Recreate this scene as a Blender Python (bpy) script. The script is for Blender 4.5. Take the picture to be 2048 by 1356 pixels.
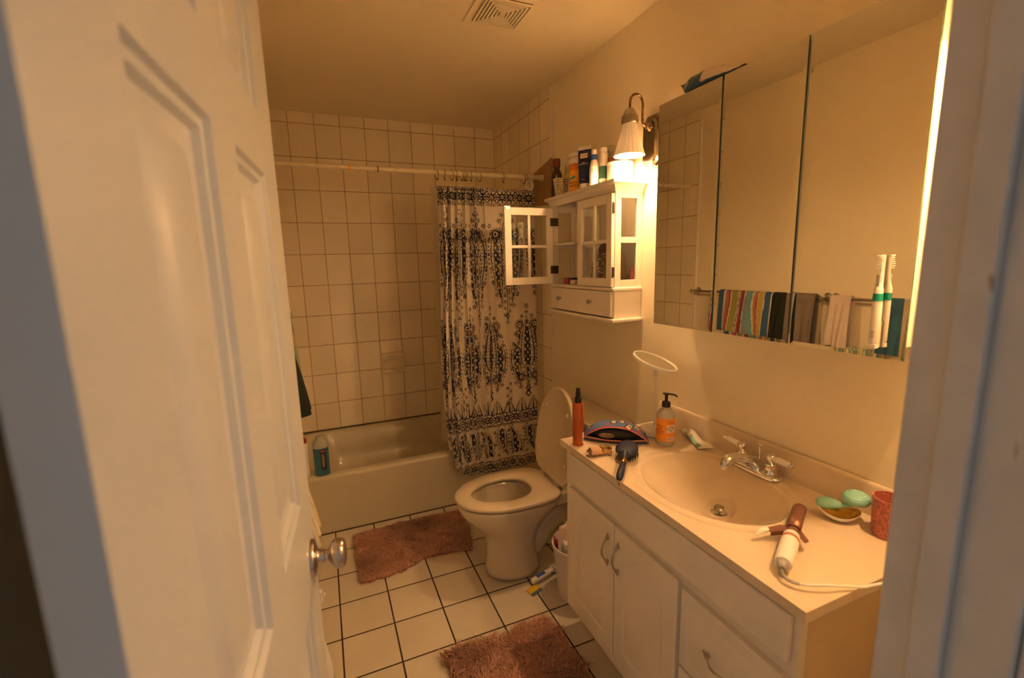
import bpy, math, random
import numpy as np
from mathutils import Vector, Matrix
random.seed(7); rng = np.random.default_rng(7)
for o in list(bpy.data.objects): bpy.data.objects.remove(o)
S = bpy.context.scene
C = S.collection
R = math.radians; PI = math.pi

# ---------------------------------------------------------------- camera
yaw, pitch, roll = R(22.539), R(9.411), R(-1.434)
fw = Vector((math.sin(yaw)*math.cos(pitch), math.cos(yaw)*math.cos(pitch), -math.sin(pitch)))
rt = Vector((math.cos(yaw), -math.sin(yaw), 0)); up = rt.cross(fw)
rt2 = rt*math.cos(roll)+up*math.sin(roll); up2 = -rt*math.sin(roll)+up*math.cos(roll)
cd = bpy.data.cameras.new('camera'); cam = bpy.data.objects.new('camera', cd); C.objects.link(cam)
CAM = Vector((0.4002, 0, 1.4475))
m = Matrix((rt2, up2, -fw)).transposed().to_4x4(); m.translation = CAM
cam.matrix_world = m
cd.sensor_width = 36; cd.lens = 909.05/2048*36; cd.clip_start = .01
cd.dof.use_dof = True; cd.dof.focus_distance = 1.75; cd.dof.aperture_fstop = 3.2
S.camera = cam
# ---------------------------------------------------------------- world (dim daylight in the hallway) and exposure
W = bpy.data.worlds.new('hall_daylight'); S.world = W; W.use_nodes = True
W.node_tree.nodes['Background'].inputs[0].default_value = (.70, .66, .62, 1)
W.node_tree.nodes['Background'].inputs[1].default_value = .092
S.view_settings.view_transform = 'Standard'; S.view_settings.look = 'None'
S.view_settings.exposure = 1.74; S.view_settings.gamma = 1
try: S.view_settings.use_curve_mapping = False
except Exception: pass
S.cycles.max_bounces = 16; S.cycles.diffuse_bounces = 9; S.cycles.transmission_bounces = 12
LAMP_COL = (1.0, .57, .25); LAMP_W = 5.2; LAMP_R = 7.0

# ---------------------------------------------------------------- materials
def N(nt, t, **k):
    n = nt.nodes.new(t)
    for a, b in k.items():
        if a.startswith('i_'): n.inputs[int(a[2:])].default_value = b
        else: setattr(n, a, b)
    return n
def mat(name, col=(.8,.8,.8), rough=.5, metal=0, var=0, vscale=8, bump=0, bscale=60, emis=None, es=0, trans=0, ior=1.45, alpha=1, coat=0, attr=None, sss=0, detail=4):
    M = bpy.data.materials.new(name); M.use_nodes = True; nt = M.node_tree; b = nt.nodes['Principled BSDF']
    b.inputs['Base Color'].default_value = (*col, 1); b.inputs['Roughness'].default_value = rough; b.inputs['Metallic'].default_value = metal
    b.inputs['IOR'].default_value = ior; b.inputs['Transmission Weight'].default_value = trans; b.inputs['Alpha'].default_value = alpha
    b.inputs['Coat Weight'].default_value = coat; b.inputs['Coat Roughness'].default_value = .05
    tc = None
    if emis: b.inputs['Emission Color'].default_value = (*emis, 1); b.inputs['Emission Strength'].default_value = es
    if var or bump: tc = N(nt, 'ShaderNodeTexCoord')
    if var:
        no = N(nt, 'ShaderNodeTexNoise'); no.inputs['Scale'].default_value = vscale; no.inputs['Detail'].default_value = detail
        nt.links.new(tc.outputs['Object'], no.inputs['Vector'])
        mr = N(nt, 'ShaderNodeMapRange'); mr.inputs[1].default_value = .3; mr.inputs[2].default_value = .7; mr.inputs[3].default_value = 1-var; mr.inputs[4].default_value = 1+var*.35
        nt.links.new(no.outputs['Fac'], mr.inputs[0])
        mx = N(nt, 'ShaderNodeVectorMath', operation='SCALE'); mx.inputs[0].default_value = col
        nt.links.new(mr.outputs[0], mx.inputs['Scale']); nt.links.new(mx.outputs[0], b.inputs['Base Color'])
    if bump:
        no = N(nt, 'ShaderNodeTexNoise'); no.inputs['Scale'].default_value = bscale; no.inputs['Detail'].default_value = 3
        nt.links.new(tc.outputs['Object'], no.inputs['Vector'])
        bp = N(nt, 'ShaderNodeBump'); bp.inputs['Strength'].default_value = bump; bp.inputs['Distance'].default_value = .004
        nt.links.new(no.outputs['Fac'], bp.inputs['Height']); nt.links.new(bp.outputs[0], b.inputs['Normal'])
    if attr:
        a = N(nt, 'ShaderNodeAttribute', attribute_name=attr); nt.links.new(a.outputs['Color'], b.inputs['Base Color'])
    return M
def tile_mat(name, ax, u0, su, av, v0, sv, w, tile, grout, rough=.25, gn=.5):
    """rectangular tiles in room coordinates"""
    M = bpy.data.materials.new(name); M.use_nodes = True; nt = M.node_tree; b = nt.nodes['Principled BSDF']; L = nt.links.new
    tc = N(nt, 'ShaderNodeNewGeometry'); sp = N(nt, 'ShaderNodeSeparateXYZ'); L(tc.outputs['Position'], sp.inputs[0])
    ds = []; ids = []
    for a, o0, s in ((ax, u0, su), (av, v0, sv)):
        q = N(nt, 'ShaderNodeMath', operation='SUBTRACT', i_1=o0); L(sp.outputs[a], q.inputs[0])
        q2 = N(nt, 'ShaderNodeMath', operation='DIVIDE', i_1=s); L(q.outputs[0], q2.inputs[0])
        fl = N(nt, 'ShaderNodeMath', operation='FLOOR'); L(q2.outputs[0], fl.inputs[0]); ids.append(fl)
        fr = N(nt, 'ShaderNodeMath', operation='FRACT'); L(q2.outputs[0], fr.inputs[0])
        h = N(nt, 'ShaderNodeMath', operation='SUBTRACT', i_1=.5); L(fr.outputs[0], h.inputs[0])
        ab = N(nt, 'ShaderNodeMath', operation='ABSOLUTE'); L(h.outputs[0], ab.inputs[0])
        d = N(nt, 'ShaderNodeMath', operation='SUBTRACT', i_0=.5); L(ab.outputs[0], d.inputs[1])
        e = N(nt, 'ShaderNodeMath', operation='MULTIPLY', i_1=s); L(d.outputs[0], e.inputs[0]); ds.append(e)
    mn = N(nt, 'ShaderNodeMath', operation='MINIMUM'); L(ds[0].outputs[0], mn.inputs[0]); L(ds[1].outputs[0], mn.inputs[1])
    mr = N(nt, 'ShaderNodeMapRange', interpolation_type='SMOOTHSTEP'); mr.inputs[1].default_value = w*.35; mr.inputs[2].default_value = w*.65
    L(mn.outputs[0], mr.inputs[0])
    cx = N(nt, 'ShaderNodeCombineXYZ'); L(ids[0].outputs[0], cx.inputs[0]); L(ids[1].outputs[0], cx.inputs[1])
    wn = N(nt, 'ShaderNodeTexWhiteNoise', noise_dimensions='3D'); L(cx.outputs[0], wn.inputs[0])
    v = N(nt, 'ShaderNodeMapRange'); v.inputs[3].default_value = .93; v.inputs[4].default_value = 1.03; L(wn.outputs['Value'], v.inputs[0])
    ns = N(nt, 'ShaderNodeTexNoise'); ns.inputs['Scale'].default_value = 3; ns.inputs['Detail'].default_value = 6; L(tc.outputs['Position'], ns.inputs['Vector'])
    v2 = N(nt, 'ShaderNodeMapRange'); v2.inputs[1].default_value = .35; v2.inputs[2].default_value = .7; v2.inputs[3].default_value = .93; v2.inputs[4].default_value = 1.03; L(ns.outputs['Fac'], v2.inputs[0])
    vm = N(nt, 'ShaderNodeMath', operation='MULTIPLY'); L(v.outputs[0], vm.inputs[0]); L(v2.outputs[0], vm.inputs[1])
    tcol = N(nt, 'ShaderNodeVectorMath', operation='SCALE'); tcol.inputs[0].default_value = tile; L(vm.outputs[0], tcol.inputs['Scale'])
    gs = N(nt, 'ShaderNodeTexNoise'); gs.inputs['Scale'].default_value = 5; gs.inputs['Detail'].default_value = 3; L(tc.outputs['Position'], gs.inputs['Vector'])
    gm = N(nt, 'ShaderNodeMapRange'); gm.inputs[1].default_value = .35; gm.inputs[2].default_value = .65; gm.inputs[3].default_value = 1+gn; gm.inputs[4].default_value = 1-gn; L(gs.outputs['Fac'], gm.inputs[0])
    gcol = N(nt, 'ShaderNodeVectorMath', operation='SCALE'); gcol.inputs[0].default_value = grout; L(gm.outputs[0], gcol.inputs['Scale'])
    mx = N(nt, 'ShaderNodeMix', data_type='RGBA'); L(mr.outputs[0], mx.inputs[0]); L(gcol.outputs[0], mx.inputs[6]); L(tcol.outputs[0], mx.inputs[7])
    L(mx.outputs[2], b.inputs['Base Color'])
    rr = N(nt, 'ShaderNodeMapRange'); rr.inputs[3].default_value = .8; rr.inputs[4].default_value = rough; L(mr.outputs[0], rr.inputs[0]); L(rr.outputs[0], b.inputs['Roughness'])
    bp = N(nt, 'ShaderNodeBump'); bp.inputs['Distance'].default_value = .0015; bp.inputs['Strength'].default_value = .6; L(mr.outputs[0], bp.inputs['Height'])
    b2 = N(nt, 'ShaderNodeBump'); b2.inputs['Distance'].default_value = .01; b2.inputs['Strength'].default_value = .06; L(ns.outputs['Fac'], b2.inputs['Height']); L(bp.outputs[0], b2.inputs['Normal'])
    L(b2.outputs[0], b.inputs['Normal'])
    return M
def glass(name, col=(1,1,1), rough=0.0, ior=1.45, clear=.0):
    """thin pane: see-through with a real reflection"""
    M = bpy.data.materials.new(name); M.use_nodes = True; nt = M.node_tree; L = nt.links.new
    for n in list(nt.nodes): nt.nodes.remove(n)
    out = N(nt, 'ShaderNodeOutputMaterial'); t = N(nt, 'ShaderNodeBsdfTransparent'); g = N(nt, 'ShaderNodeBsdfGlossy')
    t.inputs[0].default_value = (*col, 1); g.inputs[1].default_value = rough
    lw = N(nt, 'ShaderNodeLayerWeight', i_0=.5); pw = N(nt, 'ShaderNodeMath', operation='POWER', i_1=4.0); L(lw.outputs['Facing'], pw.inputs[0])
    f = N(nt, 'ShaderNodeMath', operation='MULTIPLY_ADD', i_1=.85, i_2=.045); L(pw.outputs[0], f.inputs[0]); mx = N(nt, 'ShaderNodeMixShader')
    L(f.outputs[0], mx.inputs[0]); L(t.outputs[0], mx.inputs[1]); L(g.outputs[0], mx.inputs[2]); L(mx.outputs[0], out.inputs[0])
    return M
def translucent(name, col, f=.5, rough=.4, emis=0):
    M = bpy.data.materials.new(name); M.use_nodes = True; nt = M.node_tree; L = nt.links.new
    b = nt.nodes['Principled BSDF']; b.inputs['Base Color'].default_value = (*col, 1); b.inputs['Roughness'].default_value = rough
    if emis: b.inputs['Emission Color'].default_value = (*LAMP_COL, 1); b.inputs['Emission Strength'].default_value = emis
    t = N(nt, 'ShaderNodeBsdfTranslucent'); t.inputs[0].default_value = (*col, 1); mx = N(nt, 'ShaderNodeMixShader', i_0=f)
    L(b.outputs[0], mx.inputs[1]); L(t.outputs[0], mx.inputs[2]); L(mx.outputs[0], nt.nodes['Material Output'].inputs[0])
    return M
MT = {}
MT['paint'] = mat('wall_paint', (.84,.77,.59), .45, var=.03, vscale=2, bump=.10, bscale=90)
MT['ceilpaint'] = mat('ceiling_paint', (.84,.77,.59), .6, var=.03, vscale=2, bump=.10, bscale=80)
MT['trimpaint'] = mat('trim_paint', (.78,.73,.66), .35, var=.03, vscale=6)
MT['doorpaint'] = mat('door_paint', (.54,.575,.62), .38, var=.02, vscale=5, bump=.03, bscale=120)
MT['white'] = mat('white_lacquer', (.80,.75,.68), .3, var=.02, vscale=9)
MT['vanity'] = mat('vanity_paint', (.75,.71,.64), .35, var=.04, vscale=5)
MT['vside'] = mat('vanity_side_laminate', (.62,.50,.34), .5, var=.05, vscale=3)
MT['marble'] = mat('cultured_marble', (.67,.565,.425), .12, var=.02, vscale=4, coat=.4)
MT['porcelain'] = mat('porcelain', (.60,.54,.42), .12, coat=.5, var=.02, vscale=5)
MT['seat'] = mat('seat_plastic', (.62,.54,.41), .25)
MT['tubm'] = mat('tub_enamel', (.60,.56,.42), .28, coat=.4, var=.06, vscale=4)
MT['chrome'] = mat('chrome', (.80,.80,.80), .08, 1)
MT['nickel'] = mat('brushed_nickel', (.55,.50,.45), .28, 1)
MT['pewter'] = mat('worn_pewter', (.55,.51,.44), .22, 1, var=.3, vscale=30)
MT['oldbrass'] = mat('spotted_brass', (.50,.36,.20), .25, 1, var=.9, vscale=120)
MT['dark'] = mat('dark_metal', (.07,.055,.04), .45, .6)
MT['black'] = mat('black_plastic', (.012,.012,.012), .3)
MT['shadow'] = mat('dark_void', (.02,.018,.015), .8)
MT['mirror'] = mat('mirror_silver', (.78,.78,.74), .0, 1)
MT['mirroredge'] = mat('mirror_green_edge', (.05,.11,.07), .2)
MT['pane'] = glass('window_pane', (.93,.94,.93), 0, 1.5)
MT['frost'] = mat('frosted_back', (.62,.55,.42), .6)
MT['rod'] = mat('rod_cream', (.74,.66,.48), .35, var=.12, vscale=25)
MT['rust'] = mat('rust', (.20,.10,.04), .8)
MT['cardboard'] = mat('cardboard', (.36,.22,.11), .8, var=.08, vscale=20)
MT['brownglass'] = mat('brown_bottle', (.055,.025,.012), .15, coat=.6)
MT['label_red'] = mat('label_red', (.45,.06,.03), .5)
MT['cream'] = mat('cream_plastic', (.78,.74,.66), .35)
MT['papery'] = mat('paper_white', (.80,.77,.72), .7)
MT['orangejar'] = mat('orange_jar', (.72,.24,.035), .35)
MT['yellowlab'] = mat('yellow_label', (.85,.42,.04), .5)
MT['teal'] = mat('teal_ink', (.05,.33,.28), .5)
MT['navy'] = mat('navy_tube', (.012,.022,.09), .35)
MT['blue'] = mat('blue_plastic', (.03,.10,.38), .35)
MT['green'] = mat('green_label', (.03,.14,.09), .45)
MT['pinkliq'] = mat('pink_liquid', (.55,.22,.16), .12, trans=.35)
MT['peach'] = mat('peach_canister', (.62,.34,.24), .4)
MT['orangeliq'] = mat('amber_orange_plastic', (.62,.12,.012), .10, trans=.6, coat=.5)
MT['clearliq'] = mat('milky_clear_plastic', (.70,.66,.58), .15, trans=.3, coat=.5)
MT['orangelab'] = mat('orange_paper', (.78,.30,.03), .5)
MT['ink'] = mat('dark_ink', (.06,.03,.02), .6)
MT['bluebottle'] = mat('blue_liquid', (.045,.22,.33), .1, trans=.35, coat=.5)
MT['clearplastic'] = mat('clear_plastic', (.60,.62,.56), .15, trans=.3)
MT['mint'] = mat('mint_silicone', (.27,.58,.52), .4)
MT['gold'] = mat('gold_foil', (.55,.36,.06), .22, 1)
MT['rosegold'] = mat('rose_gold', (.25,.115,.085), .38, .5)
MT['whiteplas'] = mat('white_plastic', (.80,.77,.74), .3)
MT['greyplas'] = mat('grey_plastic', (.35,.34,.33), .4)
MT['glitter'] = mat('pink_glitter', (.62,.20,.16), .35, var=.6, vscale=220, bump=.5, bscale=300)
MT['brushnavy'] = mat('navy_rubber', (.014,.022,.06), .45)
MT['bristle'] = mat('black_bristle', (.01,.008,.006), .5)
MT['tortoise'] = mat('tortoise_shell', (.42,.24,.08), .2, var=.9, vscale=45)
MT['hair_elastic'] = mat('peach_elastic', (.62,.40,.26), .7)
MT['zip'] = mat('gold_zip', (.65,.55,.36), .35, .6)
MT['redfab'] = mat('red_fabric', (.60,.035,.03), .7)
MT['pinkbag'] = mat('pink_bag', (.55,.06,.12), .5)
MT['tissue'] = mat('tissue', (.80,.66,.56), .8)
MT['bin'] = mat('bin_plastic', (.66,.62,.60), .4)
MT['yellow'] = mat('yellow_card', (.75,.50,.03), .5)
MT['tealfab'] = mat('teal_towel', (.05,.15,.24), .95, var=.3, vscale=14, bump=.6, bscale=500)
MT['greyfab'] = mat('grey_towel', (.23,.19,.17), .95, var=.12, vscale=30, bump=.8, bscale=500)
MT['darkfab'] = mat('dark_green_towel', (.018,.025,.018), .95, bump=.6, bscale=500)
MT['whitefab'] = mat('white_towel', (.72,.62,.56), .95, var=.06, vscale=30, bump=.8, bscale=500)
MT['beigefab'] = mat('beige_towel', (.55,.44,.34), .95, bump=.8, bscale=500)
MT['attr'] = mat('printed_cloth', (1,1,1), .9, attr='col', bump=.3, bscale=700)
MT['attrgloss'] = mat('printed_plastic', (1,1,1), .35, attr='col')
MT['redplas'] = mat('red_plastic', (.32,.02,.02), .4)
MT['bulb'] = mat('lit_bulb', (1,1,1), .5, emis=(1,.62,.30), es=28)
MT['shade'] = translucent('frosted_pleated_glass', (.56,.51,.43), .05, .35, emis=.045)
MT['liner'] = translucent('clear_vinyl_liner', (.75,.70,.60), .5, .3)

MT['crystal'] = mat('faceted_crystal_knob', (.55,.54,.48), .08, .9)
# ---------------------------------------------------------------- mesh helpers
class MB:
    def __init__(s): s.v = []; s.f = []; s.mi = []; s.k = 0
    def add(s, vs, fs, M=None):
        b = len(s.v); s.v += [tuple(p) for p in vs]
        for f in fs: s.f.append(tuple(i+b for i in f)); s.mi.append(s.k)
        return s
    def slot(s, k): s.k = k; return s
    def box(s, a, b, mtx=None):
        x0,y0,z0 = [min(p,q) for p,q in zip(a,b)]; x1,y1,z1 = [max(p,q) for p,q in zip(a,b)]
        v = [(x0,y0,z0),(x1,y0,z0),(x1,y1,z0),(x0,y1,z0),(x0,y0,z1),(x1,y0,z1),(x1,y1,z1),(x0,y1,z1)]
        if mtx: v = [mtx @ Vector(p) for p in v]
        return s.add(v, [(0,3,2,1),(4,5,6,7),(0,1,5,4),(1,2,6,5),(2,3,7,6),(3,0,4,7)])
    def lathe(s, prof, c=(0,0,0), axis='z', n=32, cap=True, sx=1, sy=1, mod=None):
        vs = []; fs = []
        for r, h in prof:
            for i in range(n):
                a = 2*PI*i/n; rr = r*(mod(a, h) if mod else 1); x, y = rr*math.cos(a)*sx, rr*math.sin(a)*sy
                p = {'z': (x,y,h), 'x': (h,x,y), 'y': (y,h,x)}[axis]
                vs.append((p[0]+c[0], p[1]+c[1], p[2]+c[2]))
        for j in range(len(prof)-1):
            for i in range(n):
                k = (i+1) % n; fs.append((j*n+i, j*n+k, (j+1)*n+k, (j+1)*n+i))
        if cap:
            if prof[0][0] > 1e-6: fs.append(tuple(range(n-1,-1,-1)))
            if prof[-1][0] > 1e-6: fs.append(tuple((len(prof)-1)*n+i for i in range(n)))
        return s.add(vs, fs)
    def tube(s, pts, r, n=10, cap=True, flat=1):
        pts = [Vector(p) for p in pts]; rs = r if isinstance(r, (list, tuple)) else [r]*len(pts)
        vs = []; fs = []; u = None
        for i, p in enumerate(pts):
            t = (pts[min(i+1, len(pts)-1)]-pts[max(i-1, 0)]).normalized()
            if u is None: u = t.orthogonal().normalized()
            else: u = (u-t*u.dot(t)).normalized()
            w = t.cross(u)
            for k in range(n):
                a = 2*PI*k/n; vs.append(p+(u*math.cos(a)+w*math.sin(a)*flat)*rs[i])
        for j in range(len(pts)-1):
            for i in range(n):
                k = (i+1) % n; fs.append((j*n+i, j*n+k, (j+1)*n+k, (j+1)*n+i))
        if cap: fs += [tuple(range(n-1,-1,-1)), tuple((len(pts)-1)*n+i for i in range(n))]
        return s.add(vs, fs)
    def prism(s, poly, h0, h1, axis='z'):
        n = len(poly); vs = []
        for h in (h0, h1):
            for a, b in poly: vs.append({'z': (a,b,h), 'x': (h,a,b), 'y': (a,h,b)}[axis])
        fs = [tuple(range(n-1,-1,-1)), tuple(range(n, 2*n))]+[(i,(i+1)%n,n+(i+1)%n,n+i) for i in range(n)]
        return s.add(vs, fs)
    def grid(s, P, closed_u=False, closed_v=False):
        """P[j][i] points"""
        nv, nu = len(P), len(P[0]); vs = [p for row in P for p in row]; fs = []
        for j in range(nv-(0 if closed_v else 1)):
            for i in range(nu-(0 if closed_u else 1)):
                a, b = (i+1) % nu, (j+1) % nv; fs.append((j*nu+i, j*nu+a, b*nu+a, b*nu+i))
        return s.add(vs, fs)
    def sphere(s, c, r, n=16, m_=10, sc=(1,1,1)):
        P = []
        for j in range(m_+1):
            t = PI*j/m_; rr = max(math.sin(t), 1e-4)
            P.append([(c[0]+r*sc[0]*rr*math.cos(2*PI*i/n), c[1]+r*sc[1]*rr*math.sin(2*PI*i/n), c[2]-r*sc[2]*math.cos(t)) for i in range(n)])
        return s.grid(P, closed_u=True)
def wpos(o):
    p = Vector((0,0,0))
    while o: p += o.location; o = o.parent
    return p
def obj(name, mb, M, parent=None, world=False, bevel=0, seg=2, sub=0, sharp=35, solid=0, label=None, kind=None, soff=-1):
    """world=True: the shape was written in room coordinates under an unrotated parent"""
    me = bpy.data.meshes.new(name); vs = mb.v
    if parent is not None and world:
        o0 = wpos(parent); vs = [(a-o0.x, b-o0.y, c-o0.z) for a,b,c in vs]
    me.from_pydata([tuple(p) for p in vs], [], mb.f)
    for x in (M if isinstance(M, (list,tuple)) else [M]): me.materials.append(MT[x] if isinstance(x, str) else x)
    me.polygons.foreach_set('material_index', mb.mi)
    me.validate(); me.update()
    me.shade_smooth()
    if sharp < 180: me.set_sharp_from_angle(angle=R(sharp))
    o = bpy.data.objects.new(name, me); C.objects.link(o)
    if parent is not None: o.parent = parent
    if bevel:
        b = o.modifiers.new('bevel','BEVEL'); b.width = bevel; b.segments = seg; b.limit_method = 'ANGLE'; b.angle_limit = R(40)
        if hasattr(b,'harden_normals'): b.harden_normals = True
    if solid:
        b = o.modifiers.new('solid','SOLIDIFY'); b.thickness = solid; b.offset = soff
    if sub:
        b = o.modifiers.new('sub','SUBSURF'); b.levels = b.render_levels = sub
    if label: o['label'] = label
    if kind: o['kind'] = kind
    return o
def tag(o, label=None, cat=None, group=None, kind=None):
    if label: o['label'] = label
    if cat: o['category'] = cat
    if group: o['group'] = group
    if kind: o['kind'] = kind
    return o
def thing(name, label, cat, loc=(0,0,0), rot=(0,0,0), group=None):
    o = bpy.data.objects.new(name, None); C.objects.link(o); o.location = loc; o.rotation_euler = rot; o.empty_display_size = .05
    return tag(o, label, cat, group)
def struct(name, mb, M, **k):
    o = obj(name, mb, M, **k); o['kind'] = 'structure'; return o
def dup(root, loc=None, rot=None, label=None):
    r = root.copy(); C.objects.link(r)
    if loc is not None: r.location = loc
    if rot is not None: r.rotation_euler = rot
    if label: r['label'] = label
    for ch in list(root.children):
        c = ch.copy(); C.objects.link(c); c.parent = r
        for g in ch.children:
            d = g.copy(); C.objects.link(d); d.parent = c
    return r
def colour(o, cols):
    """per-vertex print colours"""
    a = o.data.color_attributes.new('col', 'FLOAT_COLOR', 'POINT'); c = np.ones((len(o.data.vertices), 4), dtype=np.float32); c[:, :3] = cols
    a.data.foreach_set('color', c.ravel())
def text(name, s, size, loc, xdir, ydir, M, parent, world=True, bend=None, ext=.0004, label=None):
    cu = bpy.data.curves.new(name, 'FONT'); cu.body = s; cu.size = size; cu.align_x = 'CENTER'; cu.align_y = 'CENTER'; cu.extrude = ext
    t = bpy.data.objects.new('tmp', cu); C.objects.link(t); bpy.context.view_layer.update()
    me = bpy.data.meshes.new_from_object(t); bpy.data.objects.remove(t)
    X, Y = Vector(xdir).normalized(), Vector(ydir).normalized(); Z = X.cross(Y); L = Vector(loc)
    for v in me.vertices:
        x, y, z = v.co
        if bend:   # wrap around a vertical cylinder of radius bend whose surface passes through loc
            a = x/bend; p = L - Z*bend + (Z*math.cos(a)+X*math.sin(a))*(bend+z) + Y*y
        else: p = L+X*x+Y*y+Z*z
        v.co = p
    if world and parent: 
        o0 = wpos(parent)
        for v in me.vertices: v.co -= o0
    me.materials.clear(); me.materials.append(MT[M]); me.name = name
    o = bpy.data.objects.new(name, me); C.objects.link(o); o.parent = parent
    if label: o['label'] = label
    return o
def arc(c, r, a0, a1, n, f): return [f(c, r, a0+(a1-a0)*i/n) for i in range(n+1)]

# ================================================================ the room
XR, XL, YB, YF, H = 1.670, .190, 3.300, .277, 2.415
YT = 2.407
JL, JR, YH = .235, .974, .165       # door opening, hall side
tileB = tile_mat('back_wall_tiles', 0, .2961, .1524, 2, 2.3485, .20244, .0034, (.90,.82,.64), (.24,.15,.06))
tileR = tile_mat('side_wall_tiles', 1, 3.2992, .1524, 2, 2.3485, .20244, .0034, (.90,.82,.64), (.24,.15,.06))
floorM = tile_mat('floor_tiles', 0, .3594, .2032, 1, 2.3372, .2032, .0062, (.68,.63,.55), (.030,.020,.012), .3, .6)
struct('floor', MB().box((-1.2,-.9,-.05), (2.2,YB+.1,0)), floorM)
struct('ceiling', MB().box((XL-.1,YF-.115,H), (XR+.1,YB+.1,H+.05)), 'ceilpaint')
struct('wall_back', MB().box((XL-.1,YB,0), (XR+.1,YB+.1,H)), tileB)
wr = struct('wall_right', MB().box((XR,YF-.115,0), (XR+.1,YB,H)), 'paint')
obj('tile_surface', MB().box((XR-.007,YT,0), (XR,YB,H)), tileR, wr)
wl = struct('wall_left', MB().box((XL-.1,YF-.115,0), (XL,YB,H)), 'paint')
obj('tile_surface', MB().box((XL,YT,0), (XL+.007,YB,H)), tileR, wl)
for k, x0, x1 in ((1, XR-.012, XR), (2, XL, XL+.012)):
    struct('trim_%d' % k, MB().box((x0, YT-.014, 0), (x1, YT, H)), 'cream', bevel=.004)
b = MB(); b.box((XL-.1,YH,0), (JL-.02,YF,H)); b.box((JR+.02,YH,0), (XR+.1,YF,H)); b.box((JL-.02,YH,2.06), (JR+.02,YF,H))
struct('wall_front', b, 'paint')
b = MB(); b.box((-1.2,YH,0), (XL-.1,YF,H)); b.box((XR+.1,YH,0), (2.2,YF,H)); struct('wall_hall', b, 'paint')
# jambs with stops, and hall casing
jm = mat('jamb_paint', (.62,.60,.58), .4, var=.10, vscale=12)
nt = jm.node_tree; bs = nt.nodes['Principled BSDF']; lk = bs.inputs['Base Color'].links[0]; src = lk.from_socket
tc = N(nt,'ShaderNodeTexCoord'); mp = N(nt,'ShaderNodeMapping'); mp.inputs['Scale'].default_value = (26,26,9); nt.links.new(tc.outputs['Object'], mp.inputs[0])
no = N(nt,'ShaderNodeTexNoise'); no.inputs['Scale'].default_value = 1; no.inputs['Detail'].default_value = 3; nt.links.new(mp.outputs[0], no.inputs['Vector'])
mr = N(nt,'ShaderNodeMapRange'); mr.inputs[1].default_value = .70; mr.inputs[2].default_value = .77; nt.links.new(no.outputs['Fac'], mr.inputs[0])
mx = N(nt,'ShaderNodeMix', data_type='RGBA'); nt.links.new(mr.outputs[0], mx.inputs[0]); nt.links.new(src, mx.inputs[6]); mx.inputs[7].default_value = (.16,.09,.05,1)
nt.links.new(mx.outputs[2], bs.inputs['Base Color']); MT['jamb'] = jm
b = MB(); b.box((JR,YH,0), (JR+.02,YF,2.06)); b.box((JR-.011,.213,0), (JR,.2415,2.06)); struct('trim_3', b, 'jamb', bevel=.003)
b = MB(); b.box((JL-.02,YH,0), (JL,YF,2.06)); b.box((JL,.213,0), (JL+.011,.2415,2.06)); struct('trim_4', b, 'jamb', bevel=.003)
b = MB(); b.box((JL,YH,2.04), (JR,YF,2.06)); struct('trim_5', b, 'jamb')
b = MB(); b.box((JR+.006,YH-.014,0), (JR+.066,YH,2.11)); b.box((JL-.066,YH-.014,0), (JL-.006,YH,2.11)); b.box((JL-.006,YH-.014,2.046),(JR+.006,YH,2.11)); struct('trim_6', b, 'jamb', bevel=.004)
# grubby caulk where tub meets the tile and floor
b = MB(); b.box((XL+.007,YB-.006,.335), (XR-.007,YB,.341)); b.box((XL,2.523,0), (XR,2.531,.004)); struct('trim_7', b, mat('dirty_caulk', (.10,.07,.03), .8, var=.5, vscale=20))

# ---------------------------------------------------------------- the open door (six panels)
dv = 3.83
dA = Vector((.4002+.2477*math.sin(R(dv))-.1208*math.cos(R(dv)), .2477*math.cos(R(dv))+.1208*math.sin(R(dv)), 0))
door = bpy.data.objects.new('door_1', None); C.objects.link(door); door.location = dA; door.rotation_euler = (0,0,R(90-dv)); door['kind'] = 'structure'
DW, DT, DH = .698, .027, 2.03     # local x along the door, -y is the face towards the camera
def door_panel_face(b, y0, sgn):
    """one face of the leaf: flat frame with six recessed, moulded panels"""
    xs = [0, .1054, .2884, .3879, .5804, DW]
    zs = [.010, .24, .854, 1.035, 1.594, 1.685, 1.885, DH]
    Z = lambda d: y0+sgn*d
    for i in range(5):
        for j in range(7):
            x0,x1,z0,z1 = xs[i],xs[i+1],zs[j],zs[j+1]
            if i in (1,3) and j in (1,3,5):
                rings = [(0,0),(.004,.006),(.012,.0068),(.017,.0135),(.024,.0155),(.038,.0155),(.056,.0065),(.060,.0055)]
                if sgn < 0: rings = [(a_, d_*.4) for a_, d_ in rings]
                rows = []
                for ins, d in rings: rows.append([(x0+ins,Z(d),z0+ins),(x1-ins,Z(d),z0+ins),(x1-ins,Z(d),z1-ins),(x0+ins,Z(d),z1-ins)])
                b.grid(rows, closed_u=True); n = len(b.v); b.f.append((n-4,n-3,n-2,n-1)); b.mi.append(0)
            else: b.add([(x0,y0,z0),(x1,y0,z0),(x1,y0,z1),(x0,y0,z1)], [(0,1,2,3)])
b = MB(); door_panel_face(b, 0, 1); door_panel_face(b, DT, -1)
b.add([(0,0,.01),(0,DT,.01),(0,DT,DH),(0,0,DH)], [(0,1,2,3)]); b.add([(DW,0,.01),(DW,DT,.01),(DW,DT,DH),(DW,0,DH)], [(0,3,2,1)])
b.add([(0,0,.01),(DW,0,.01),(DW,DT,.01),(0,DT,.01)], [(0,1,2,3)]); b.add([(0,0,DH),(DW,0,DH),(DW,DT,DH),(0,DT,DH)], [(0,3,2,1)])
obj('door_leaf', b, 'doorpaint', door, sharp=25)
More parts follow.
